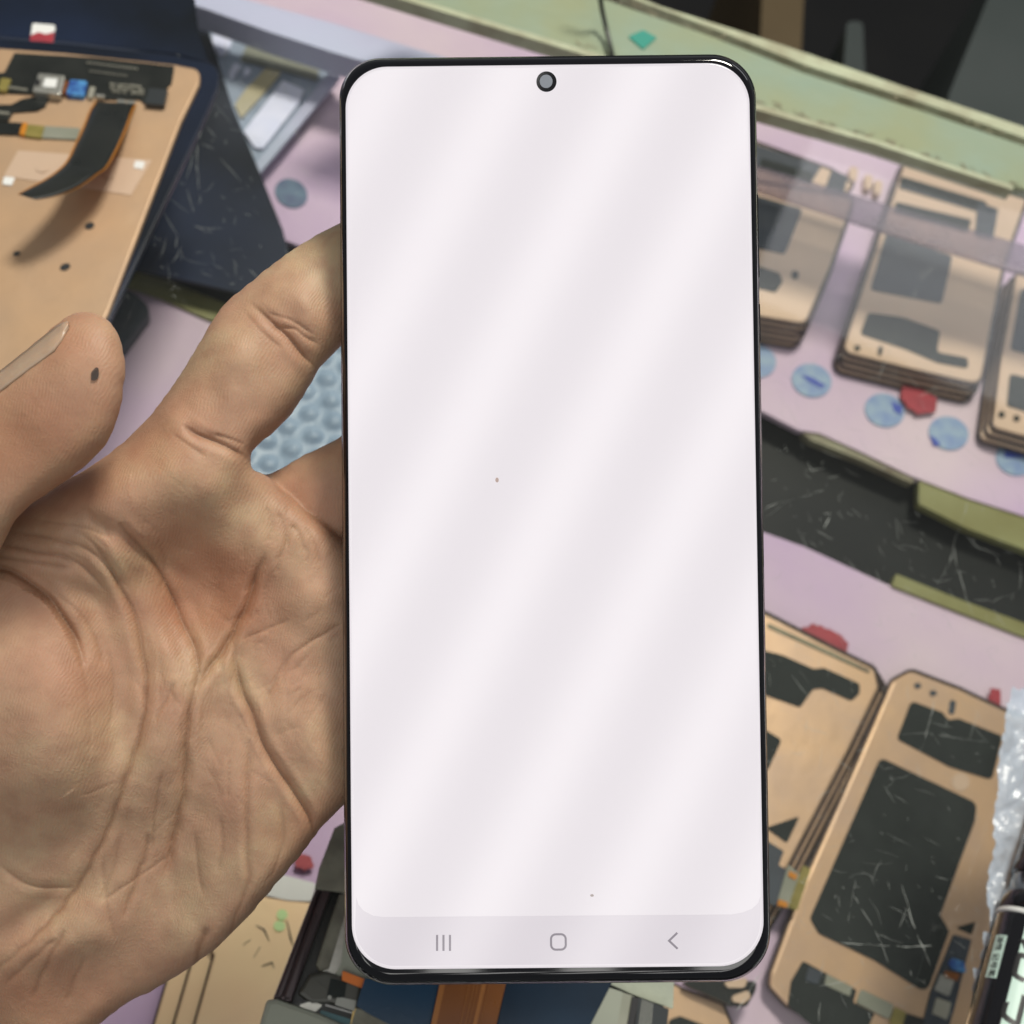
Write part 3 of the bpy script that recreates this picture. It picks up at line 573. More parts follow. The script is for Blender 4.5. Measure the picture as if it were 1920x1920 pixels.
# ------------------------------------------------------------------ bubble wrap
def bubble_sheet(name, outline, z, mt, spacing, rad, hgt, **kw):
    """a film with a grid of round bubbles, outline in pixels"""
    poly = [G(a, b, z) for a, b in outline]
    xs = [p.x for p in poly]; ys = [p.y for p in poly]
    step = .0011
    nx = int((max(xs)-min(xs))/step)+2; ny = int((max(ys)-min(ys))/step)+2
    X, Y = np.meshgrid(min(xs)+np.arange(nx)*step, min(ys)+np.arange(ny)*step)
    ins = np.zeros(X.shape, bool)
    for i in range(len(poly)):
        a, b = poly[i], poly[(i+1) % len(poly)]
        if a.y == b.y: continue
        c = ((a.y > Y) != (b.y > Y)) & (X < (b.x-a.x)*(Y-a.y)/(b.y-a.y)+a.x); ins ^= c
    row = np.round(Y/(spacing*.866)); xo = X-(row % 2)*spacing/2
    dx = xo-np.round(xo/spacing)*spacing; dy = Y-row*spacing*.866
    d = np.sqrt(dx**2+dy**2)/rad
    Z = np.where(d < 1, hgt*np.sqrt(np.clip(1-d**2, 0, 1)), 0)
    r = np.random.RandomState(4); w = np.zeros(X.shape)
    for k in range(14):
        f = r.uniform(60, 420); a = r.uniform(0, 6.3); w += np.sin((X*np.cos(a)+Y*np.sin(a))*f+r.uniform(0, 6))*.05/ (f/60)**.5
    Z = Z*(1+.5*w)+(np.abs(w)*.012+np.abs(np.sin(X*900+3*np.sin(Y*350))*np.sin(Y*620+2.5*np.sin(X*500)))*.0013 if hgt < .002 else w*.004)+.003
    idx = -np.ones(X.shape, int); V = []; 
    ii = np.argwhere(ins)
    for k, (a, b) in enumerate(ii): idx[a, b] = k; V.append((X[a, b], Y[a, b], z+Z[a, b]))
    Fc = []
    for a in range(ny-1):
        for b in range(nx-1):
            q = (idx[a, b], idx[a, b+1], idx[a+1, b+1], idx[a+1, b])
            if min(q) >= 0: Fc.append(tuple(int(v) for v in q))
    return mesh_obj(name, V, Fc, mt, smooth=True, recalc=False, **kw)
def film(name, col, a, rough=.2):
    m = mat(name, col, rough, alpha=a, noise=(90, .7, (col[0]*.7, col[1]*.75, col[2]*.8, 1)), bump=(160, .0012)); return m
bubble_sheet('bubble_wrap', [(1880, 1296), (2100, 1290), (2100, 2100), (1700, 2100), (1792, 1920), (1808, 1830), (1826, 1740), (1838, 1660), (1845, 1560), (1855, 1457), (1862, 1380), (1868, 1340)], .001, film('bubble_wrap_film', (.50, .58, .68, 1), .78), .0105, .0042, .0011,
     label='crumpled bubble wrap on the glass beside the black marker pen', category='bubble wrap')
bubble_sheet('bubble_wrap', [(560, 590), (760, 540), (800, 860), (620, 960), (440, 960), (430, 800), (500, 700)], ZS+.002, film('blue_bubble_film', (.36, .47, .60, 1), .92, .35), .0105, .0036, .0022,
     label='bluish bubble wrap seen between the index and middle fingers', category='bubble wrap')
slab('dark_phone', [(120, 520), (250, 548), (285, 580), (232, 650), (180, 700), (60, 640)], ZS+.006, .006, MK['foamb'], r=[8, 14, 18, 10, 8, 8], label='dark blue phone lying on pink liner behind the thumb tip', category='phone')

# ------------------------------------------------------------------ marker pen (rests on the bubble wrap)
def pen():
    r = .0092
    z = .0035+r
    def edge_axis(p, q):
        """axis of a cylinder of radius r at height z whose left silhouette runs through pixels p, q"""
        a, b = G(p[0], p[1], z), G(q[0], q[1], z); d = (b-a).normalized(); n = Vector((-d.y, d.x, 0))
        if n.x < 0: n = -n
        return a+n*r*1.0, b+n*r*1.0, d
    a, b, d = edge_axis((1877, 1700), (1818, 1920))
    side = Vector((-d.y, d.x, 0)); up = Vector((0, 0, 1))
    root = empty('marker_pen', (a.x, a.y, 0), 'black marker pen with a mint label at the lower right corner', 'marker pen')
    def tube(name, prof, m, parent=root, n=40):
        V, Fc = [], []
        for (s, rr) in prof:
            for k in range(n):
                t = 2*math.pi*k/n; V.append(a+d*s+side*math.cos(t)*rr+up*math.sin(t)*rr)
        K = len(prof)
        for i in range(K-1):
            for k in range(n): Fc.append((i*n+k, i*n+(k+1) % n, (i+1)*n+(k+1) % n, (i+1)*n+k))
        Fc += [tuple(range(n)), tuple((K-1)*n+k for k in range(n))]
        o = mesh_obj(name, V, Fc, m, parent)
        for p in o.data.polygons: p.use_smooth = len(p.vertices) == 4
        return o
    tube('body', [(.0012, r*.99), (.002, r), (.085, r), (.086, r*.97)], MK['pen'])
    tube('white_ring', [(0, r*1.005), (.0014, r*1.008)], MK['white'])
    tube('collar', [(-.012, r*.80), (-.0115, r*.84), (-.006, r*.86), (-.0055, r*.97), (0, r*.985)], MK['pen'])
    tube('cap', [(-.055, r*.5), (-.054, r*.62), (-.035, r*.80), (-.015, r*.88), (-.0125, r*.89), (-.0123, r*.6)], MK['pen'])
    # labels wrap the barrel: s along the pen, t the angle around it
    def wrap(name, s0, s1, t0, t1, m, off, parent=root, n=14):
        V, Fc = [], []
        for i in range(n+1):
            t = t0+(t1-t0)*i/n; rad = r+off
            for s in (s0, s1): V.append(a+d*s+(side*math.cos(t)+up*math.sin(t))*rad)
        for i in range(n): Fc.append((2*i, 2*i+1, 2*i+3, 2*i+2))
        return mesh_obj(name, V, Fc, m, parent, smooth=True, recalc=False)
    L_ = math.radians
    sg = 1 if side.x < 0 else -1            # angle measured from the pen's left flank
    base = 0 if side.x < 0 else math.pi
    ta = lambda deg: base+(-sg if base else 1)*0+ (L_(deg) if base == 0 else -L_(deg))
    lab = wrap('side_label', .0085, .0205, ta(9), ta(31), MK['mint'], .00008)
    big_ = wrap('label', .0040, .080, ta(54), ta(170), MK['mint'], .00008)
    def text(s_center, t_deg, body, size, parent, along, name):
        cu = bpy.data.curves.new('t', 'FONT'); cu.body = body; cu.size = size; cu.align_x = 'CENTER'; cu.align_y = 'CENTER'; cu.offset = size*.012; cu.extrude = 0
        to = bpy.data.objects.new('t', cu); COL.objects.link(to)
        dg = bpy.context.evaluated_depsgraph_get(); me0 = to.evaluated_get(dg).to_mesh()
        vs = [v.co.copy() for v in me0.vertices]; fs = [tuple(p.vertices) for p in me0.polygons]
        bpy.data.objects.remove(to)
        V = []
        for v in vs:
            # text x runs along the pen, text y runs round the barrel
            s = s_center+v.x; t = ta(t_deg)+(1 if base == 0 else -1)*(v.y*along)/r
            V.append(a+d*s+(side*math.cos(t)+up*math.sin(t))*(r+.00018))
        return mesh_obj(name, V, fs, MK['ink'], parent, recalc=False)
    text(.0265, 83, '记号笔', .0135, big_, 1, 'lettering')
    text(.0145, 20, '油性 记号笔', .0022, lab, 1, 'lettering')
    return root
pen()

# ------------------------------------------------------------------ things on and beyond the far rail
slab('diamond_sticker', [(1178, 68), (1206, 56), (1232, 70), (1206, 92)], .0016, .0005, MK['teal'], r=2, label='small teal diamond sticker on the green rail', category='sticker')
def tube_path(name, pts, rad, m, n=10, parent=None, **kw):
    V, Fc = [], []
    for i, p in enumerate(pts):
        d = (pts[min(i+1, len(pts)-1)]-pts[max(i-1, 0)]).normalized()
        u = d.cross(Vector((0, 0, 1))).normalized(); w = u.cross(d)
        for k in range(n):
            t = 2*math.pi*k/n; V.append(p+(u*math.cos(t)+w*math.sin(t))*rad)
    for i in range(len(pts)-1):
        for k in range(n): Fc.append((i*n+k, i*n+(k+1) % n, (i+1)*n+(k+1) % n, (i+1)*n+k))
    return mesh_obj(name, V, Fc, m, parent, smooth=True, **kw)
cp = [(1105, -90, .03), (1122, -30, .02), (1128, 15, .010), (1138, 60, .005), (1148, 102, .004), (1162, 160, .0035), (1190, 240, .0035)]
tube_path('cable', [G(x, y, z) for x, y, z in cp], .0010, MK['flex'], label='thin dark cable running over the green rail behind the lit phone', category='cable')
slab('wooden_post', [(1440, -260), (1520, -260), (1500, 150), (1422, 150)], -.28, .6, MK['brown'], label='brown wooden post in the dark behind the counter', category='post')
slab('grey_cabinet', [(1900, -120), (2400, -120), (2400, 560), (1770, 330), (1778, 180)], -.20, .6, MK['slate'], label='dark grey cabinet behind the counter at the upper right', category='cabinet')
slab('glint_slab', [(1588, 40), (1618, 40), (1622, 150), (1580, 150)], -.25, .05, MK['slate'], r=10, label='dim slab standing in for a faint glint in the dark behind the green rail', category='glint')  # slab added to stand for a faint glint

# ------------------------------------------------------------------ the lit phone
PD = lambda py: .1992-.0037*(py-105)/1740
OUT = [(636, 110), (1416, 101), (1446, 1840), (647, 1848)]
INN = [(647.5, 126), (1404, 117.5), (1433, 1811), (660.5, 1818)]
def ring(quad, rad, inset=0, n=14):
    N = 4; pts = []
    for i in range(4):
        p0, p1, p2 = [Vector(quad[(i+k-1) % N]) for k in range(3)]
        d1 = (p1-p0).normalized(); d2 = (p2-p1).normalized()
        n1 = Vector((-d1.y, d1.x)); n2 = Vector((-d2.y, d2.x)); m_ = n1+n2; pts.append(p1+m_/(m_.length_squared/2)*inset)
    return fillet_arc(pts, [max(2, q-inset) for q in rad], n)
def fillet_arc(pts, r, n):
    out = []
    for i in range(len(pts)):
        p0, p1, p2 = [Vector(pts[(i+k-1) % len(pts)]) for k in range(3)]
        a = (p0-p1).normalized(); b = (p2-p1).normalized(); th = math.acos(max(-1, min(1, a.dot(b))))
        t = r[i]/math.tan(th/2); c = p1+(a+b).normalized()*(r[i]/math.sin(th/2))
        q0 = p1+a*t-c; q1 = p1+b*t-c; tot = math.atan2(q0.x*q1.y-q0.y*q1.x, q0.dot(q1))
        for k in range(n+1):
            an = tot*k/n; out.append(Vector((c.x+q0.x*math.cos(an)-q0.y*math.sin(an), c.y+q0.x*math.sin(an)+q0.y*math.cos(an))))
    return out
def loft(name, rings, m, parent, cap0=True, cap1=True, smooth=True, **kw):
    V, Fc = [], []; n = len(rings[0][0])
    for (pts, w) in rings:
        for p in pts: V.append(P(p.x, p.y, PD(p.y)+w))
    for i in range(len(rings)-1):
        for k in range(n): Fc.append((i*n+k, i*n+(k+1) % n, (i+1)*n+(k+1) % n, (i+1)*n+k))
    if cap0: Fc.append(tuple(range(n)))
    if cap1: Fc.append(tuple((len(rings)-1)*n+k for k in range(n)))
    o = mesh_obj(name, V, Fc, m, parent)
    for p in o.data.polygons: p.use_smooth = smooth and len(p.vertices) == 4
    return o
RO = [76, 84, 92, 92]; RI = [78, 78, 84, 82]
phone = empty('smartphone', P(1040, 975, .205), 'lit smartphone with a blank white screen held upright in the hand', 'smartphone')
loft('back_cover', [(ring(OUT, RO, 30), .0079), (ring(OUT, RO, 12), .0076), (ring(OUT, RO, 4), .0064)], MK['frame'], phone)
loft('metal_frame', [(ring(OUT, RO, 4), .0064), (ring(OUT, RO, .8), .0056), (ring(OUT, RO, 0), .0044), (ring(OUT, RO, .6), .0034), (ring(OUT, RO, 2.2), .0028)], MK['frame'], phone)
loft('front_glass', [(ring(OUT, RO, 2.2), .0028), (ring(OUT, RO, 1.4), .0022), (ring(OUT, RO, 2.4), .0014), (ring(OUT, RO, 4.4), .0007), (ring(OUT, RO, 7), .0003), (ring(OUT, RO, 12), .00008), (ring(OUT, RO, 22), .0)], MK['bezel'], phone)
def screen_mat(name, col, st):
    m = mat(name, (.02, .02, .02, 1), .13, spec=.85, emit=(col, st)); return m
SM = screen_mat('lit_screen', srgb(255, 248, 253), .765); NM = screen_mat('navigation_bar', srgb(248, 240, 247), .715)
scr = loft('screen', [(ring(INN, RI, 0), -.00002), (ring(INN, RI, 2), -.00006), (ring(INN, RI, 5), -.00008)], SM, phone)
def flat(name, pts, m, parent, w): 
    V = [P(p[0], p[1], PD(p[1])+w) for p in pts]; n = len(V)
    V += [P(p[0], p[1], PD(p[1])+w+.00004) for p in pts]
    return mesh_obj(name, V, [tuple(range(n)), tuple(range(2*n-1, n-1, -1))]+[(i, (i+1) % n, n+(i+1) % n, n+i) for i in range(n)], m, parent)
ri = ring(INN, RI, 6); low = [p for p in ri if p.y > 1722]
low = sorted(low, key=lambda p: -math.atan2(p.y-1600, p.x-1047)) # left to right along the bottom
bar = [(p.x, p.y) for p in low]
if bar[0][0] > bar[-1][0]: bar = bar[::-1]
nav = bar + [(1426, 1680), (1421, 1694), (1410, 1704), (1392, 1711), (1372, 1714.5), (720, 1719.5), (700, 1717), (682, 1708), (672, 1696), (668, 1682)]
flat('navigation_bar', nav, NM, scr, -.00014)
IC = screen_mat('icon_grey', srgb(150, 142, 152), .75)
for x in (819.5, 831.5, 843.7): flat('recent_apps_icon', [(x-2, 1753), (x+2, 1753), (x+2, 1783), (x-2, 1783)], IC, scr, -.00024)
def strip_icon(name, pts, closed, w=2.0):
    V = []; N = len(pts); Fc = []
    for i in range(N):
        p0 = Vector(pts[(i-1) % N] if closed or i else pts[i]); p1 = Vector(pts[i]); p2 = Vector(pts[(i+1) % N] if closed or i < N-1 else pts[i])
        d = (p2-p0).normalized(); nn = Vector((-d.y, d.x)); k = w/max(.5, abs(nn.dot(Vector((-(p1-p0).y, (p1-p0).x)).normalized())) if (p1-p0).length else 1)
        for s in (-1, 1): q = p1+nn*k*s; V.append(P(q.x, q.y, PD(q.y)-.00024))
    for i in range(N if closed else N-1): a = 2*i; b = 2*((i+1) % N); Fc.append((a, a+1, b+1, b))
    mesh_obj(name, V, Fc, IC, scr, recalc=False)
hq = [(1033, 1752), (1060.5, 1751.6), (1061, 1780.4), (1033.4, 1780.8)]
strip_icon('home_icon', [tuple(p) for p in fillet_arc(hq, [9]*4, 8)], True)
strip_icon('back_icon', [(1270, 1749), (1254.5, 1764), (1270.5, 1779)], False)
def pdisc(name, cx, cy, rx, ry, m, parent, w, n=36): flat(name, [(cx+rx*math.cos(2*math.pi*k/n), cy+ry*math.sin(2*math.pi*k/n)) for k in range(n)], m, parent, w)
pdisc('camera_hole', 1024.6, 153, 19, 19.3, MK['bezel'], phone, -.00016)
pdisc('camera_lens', 1024, 152.6, 12, 12.6, mat('camera_lens', srgb(128, 134, 145), .35), phone, -.00024)
pdisc('dust_speck', 932, 900, 3.2, 4.6, mat('dust', srgb(190, 170, 165), .8), phone, -.00014)
pdisc('dust_speck', 1110, 1679, 3.4, 2.4, mat('dust', srgb(190, 180, 180), .8), phone, -.00014)
for (y0, y1, nm) in ((365, 520, 'volume_button'), (570, 640, 'power_button')):
    V = []
    for y in (y0, y1):
        xe = 1416+(y-101)/1739*30
        for (dx, w) in ((-1, .0034), (1.1, .0038), (1.1, .0052), (-1, .0056)): V.append(P(xe+dx, y, PD(y)+w))
    mesh_obj(nm, V, [(0, 1, 2, 3), (7, 6, 5, 4), (0, 4, 5, 1), (1, 5, 6, 2), (2, 6, 7, 3), (3, 7, 4, 0)], MK['frame'], phone)

# ------------------------------------------------------------------ the hand
STEP = 5.0
X0, X1, Y0, Y1 = -520, 1120, 330, 2290
gx_ = np.arange(X0, X1, STEP); gy_ = np.arange(Y0, Y1, STEP); GX, GY = np.meshgrid(gx_, gy_)
def inside(poly, X, Y):
    ins = np.zeros(X.shape, bool)
    for i in range(len(poly)):
        ax, ay = poly[i]; bx_, by = poly[(i+1) % len(poly)]
        if ay == by: continue
        ins ^= ((ay > Y) != (by > Y)) & (X < (bx_-ax)*(Y-ay)/(by-ay)+ax)
    return ins
def spline(pts, n=6, closed=True):
    out = []; N = len(pts)
    for i in range(N if closed else N-1):
        p = [np.array(pts[(i+k-1) % N] if closed else pts[min(max(i+k-1, 0), N-1)], float) for k in range(4)]
        for j in range(n):
            s = j/n; out.append(tuple(.5*((2*p[1])+(-p[0]+p[2])*s+(2*p[0]-5*p[1]+4*p[2]-p[3])*s*s+(-p[0]+3*p[1]-3*p[2]+p[3])*s**3)))
    if not closed: out.append(tuple(pts[-1]))
    return out
def inflate(mask):
    """solve the Poisson equation on the mask, coarse to fine; sqrt gives a round section, in pixels"""
    levels = [8, 4, 2, 1]; h = None
    for lv in levels:
        m = mask[::lv, ::lv]
        if h is None: h = np.zeros(m.shape)
        else:
            h = np.repeat(np.repeat(h, 2, 0), 2, 1)[:m.shape[0], :m.shape[1]]
            if h.shape != m.shape: h = np.pad(h, ((0, m.shape[0]-h.shape[0]), (0, m.shape[1]-h.shape[1])), mode='edge')
        s = STEP*lv; h = h*m
        for it in range(260 if lv > 1 else 60):
            p = np.pad(h, 1); h = .25*(p[:-2, 1:-1]+p[2:, 1:-1]+p[1:-1, :-2]+p[1:-1, 2:]+2.0*s*s)*m
    return np.sqrt(np.maximum(h, 0))
def idw(ctrl, X, Y, pw=2.2):
    num = np.zeros(X.shape); den = np.zeros(X.shape)
    for (cx, cy, v) in ctrl:
        w = 1/((X-cx)**2+(Y-cy)**2+60.0**2)**pw; num += w*v; den += w
    return num/den
def solid(poly, ctrl, hmax, bumps=()):
    mask = inside(poly, GX, GY); Hh = inflate(mask)*1e-4          # about 0.1 mm per pixel at this distance
    Hh = Hh/(1+(Hh/hmax)**3)**(1/3)
    dc = idw(ctrl, GX, GY); front = dc-Hh; back = dc+Hh
    edge = np.clip(Hh/(.6*hmax), 0, 1)
    for (bx_, by, rx, ry, ang, h) in bumps:
        u = (GX-bx_)*math.cos(ang)+(GY-by)*math.sin(ang); v = -(GX-bx_)*math.sin(ang)+(GY-by)*math.cos(ang)
        front -= 1.35*h*.001*np.exp(-((u/rx)**2+(v/ry)**2))*edge
    idx = -np.ones(mask.shape, int); ii = np.argwhere(mask); idx[mask] = np.arange(len(ii)); n = len(ii)
    V = np.zeros((2*n, 3)); fx, fy = GX[mask], GY[mask]
    for s, d in ((0, front[mask]), (n, back[mask])):
        for c in range(3): V[s:s+n, c] = CAMP[c]+d*(fwd[c]+(fx-960)/F*RT[c]-(fy-960)/F*UP[c])
    q = mask[:-1, :-1] & mask[1:, :-1] & mask[:-1, 1:] & mask[1:, 1:]
    a, b, c_, d_ = idx[:-1, :-1][q], idx[:-1, 1:][q], idx[1:, 1:][q], idx[1:, :-1][q]
    Fq = np.stack([a, d_, c_, b], 1); Fb = np.stack([a, b, c_, d_], 1)+n
    # boundary edges of the quads are stitched front to back
    E = np.concatenate([Fq[:, [0, 1]], Fq[:, [1, 2]], Fq[:, [2, 3]], Fq[:, [3, 0]]])
    key = np.minimum(E[:, 0], E[:, 1])*10_000_000+np.maximum(E[:, 0], E[:, 1])
    u, inv, cnt = np.unique(key, return_inverse=True, return_counts=True)
    Bd = E[cnt[inv] == 1]
    Fs = np.stack([Bd[:, 1], Bd[:, 0], Bd[:, 0]+n, Bd[:, 1]+n], 1)
    used = np.unique(np.concatenate([Fq.ravel(), Fb.ravel()])); rem = -np.ones(2*n, int); rem[used] = np.arange(len(used))
    return V[used], rem[np.concatenate([Fq, Fb, Fs])], (mask, front)

palm_poly = spline([(930, 400), (870, 330), (760, 335), (637, 414), (560, 457), (480, 517), (412, 577), (370, 645), (328, 712), (268, 790), (190, 858), (110, 905), (20, 950), (-90, 1000), (-230, 1050), (-360, 1180), (-430, 1450), (-470, 1800), (-480, 2200),
   (-150, 2230), (40, 2080), (130, 1960), (190, 1922), (232, 1887), (300, 1852), (380, 1800), (432, 1758), (500, 1682), (560, 1612), (598, 1562), (640, 1518), (720, 1450), (790, 1370), (800, 1250), (760, 1140), (690, 1050), (640, 1005), (605, 977), (567, 949), (536, 921), (500, 889), (478, 880), (475, 850), (540, 788), (574, 740), (600, 695), (640, 652), (720, 590), (830, 500)], 4)
palm_ctrl = [(900, 380, .2165), (760, 450, .2160), (640, 540, .2150), (540, 600, .2110), (400, 720, .2085), (330, 850, .2080), (200, 950, .2065), (370, 1100, .2115), (520, 1000, .2140), (600, 1130, .2165), (640, 1300, .2180), (760, 1300, .2190), (500, 1400, .2150),
   (250, 1300, .2105), (80, 1350, .2070), (-100, 1300, .205), (100, 1700, .2140), (400, 1650, .2160), (180, 1880, .2200), (-150, 2000, .2250), (-350, 1300, .204), (-350, 1900, .218)]
D2R = math.radians
palm_bumps = [(60, 1340, 150, 230, D2R(-15), 4.5), (210, 935, 90, 60, D2R(-35), 1.6), (330, 900, 120, 70, D2R(20), 1.5), (455, 1020, 55, 75, D2R(-30), 1.8), (575, 1120, 70, 60, D2R(-30), 2.0), (380, 1120, 105, 120, D2R(10), -4.2),
   (200, 1420, 50, 220, D2R(18), -1.2), (300, 1430, 38, 200, D2R(8), .9), (430, 1480, 80, 220, D2R(-5), 1.8), (600, 1400, 60, 160, D2R(-15), 1.3), (560, 1300, 70, 80, 0, 1.0), (520, 1640, 60, 120, D2R(38), .8), (230, 1010, 130, 14, D2R(32), -.9), (90, 1090, 110, 20, D2R(22), -1.0),
   (180, 1150, 30, 120, D2R(-15), -1.0), (240, 1170, 22, 120, D2R(-12), .8), (300, 1180, 22, 130, D2R(-14), .9), (300, 1700, 100, 60, D2R(-60), -1.2), (150, 1800, 120, 60, D2R(-30), 1.5), (60, 1720, 160, 30, D2R(-32), -1.6), (330, 790, 40, 26, D2R(35), .6), (450, 650, 70, 60, D2R(-45), .9), (590, 560, 45, 60, D2R(-45), .8)]
mid_poly = spline([(430, 905), (500, 888), (570, 850), (640, 815), (760, 745), (880, 690), (960, 700), (985, 770), (930, 840), (800, 900), (700, 980), (620, 1060), (520, 1070), (440, 1000)], 4)
mid_ctrl = [(450, 960, .2180), (600, 930, .2170), (700, 900, .2160), (900, 780, .2160)]
ring_poly = spline([(560, 1080), (700, 1010), (840, 950), (960, 915), (1040, 950), (1040, 1030), (960, 1090), (820, 1130), (700, 1190), (580, 1210)], 4)
ring_ctrl = [(600, 1140, .2200), (760, 1070, .2170), (980, 1000, .2155)]
pin_poly = spline([(600, 1270), (720, 1210), (840, 1170), (940, 1160), (985, 1210), (960, 1275), (860, 1320), (740, 1370), (620, 1400)], 4)
pin_ctrl = [(640, 1330, .2190), (760, 1280, .2165), (920, 1220, .2145)]
thumb_poly = spline([(-420, 900), (-300, 830), (-180, 790), (-70, 738), (0, 692), (60, 643), (112, 600), (150, 581), (192, 590), (220, 618), (233, 655), (236, 700), (229, 765), (206, 826), (176, 862), (120, 908), (66, 944), (30, 980), (0, 1036), (-70, 1130), (-160, 1230), (-260, 1330), (-420, 1380), (-490, 1150)], 4)
thumb_ctrl = [(170, 660, .1850), (100, 760, .1850), (0, 850, .1860), (-200, 950, .1910), (-350, 1050, .1960), (-350, 1300, .199)]
thumb_bumps = [(120, 690, 60, 60, 0, .4)]
VV, FF = [], []; off = 0; thumb_field = None
for (poly, ctrl, hm, bm_) in ((palm_poly, palm_ctrl, .0125, palm_bumps), (mid_poly, mid_ctrl, .0098, ()), (ring_poly, ring_ctrl, .0092, ()), (pin_poly, pin_ctrl, .008, ()), (thumb_poly, thumb_ctrl, .0105, thumb_bumps)):
    v, f, fld = solid(poly, ctrl, hm, bm_); VV.append(v); FF.append(f+off); off += len(v); last = fld
thumb_mask, thumb_front = last
VV = np.concatenate(VV); FF = np.concatenate(FF)
me = bpy.data.meshes.new('hand_raw'); me.from_pydata(VV.tolist(), [], FF.tolist())
tmp = bpy.data.objects.new('hand_raw', me); COL.objects.link(tmp)
rm = tmp.modifiers.new('r', 'REMESH'); rm.mode = 'VOXEL'; rm.voxel_size = .00034; rm.adaptivity = 0
sm = tmp.modifiers.new('s', 'SMOOTH'); sm.factor = .5; sm.iterations = 34
dg = bpy.context.evaluated_depsgraph_get(); ev = tmp.evaluated_get(dg); hm = bpy.data.meshes.new_from_object(ev)
bpy.data.objects.remove(tmp); bpy.data.meshes.remove(me)
n = len(hm.vertices); co = np.empty(n*3); hm.vertices.foreach_get('co', co); co = co.reshape(-1, 3)
no = np.empty(n*3); hm.vertices.foreach_get('normal', no); no = no.reshape(-1, 3)
cp_, f_, r_, u_ = [np.array(v) for v in (CAMP, fwd, RT, UP)]
rel = co-cp_; dep = rel@f_; hx = 960+F*(rel@r_)/dep; hy = 960-F*(rel@u_)/dep
facing = np.clip(-(no*(rel/np.linalg.norm(rel, axis=1)[:, None])).sum(1), 0, 1)
ispalm = (dep > .1935) | (hx > 245)
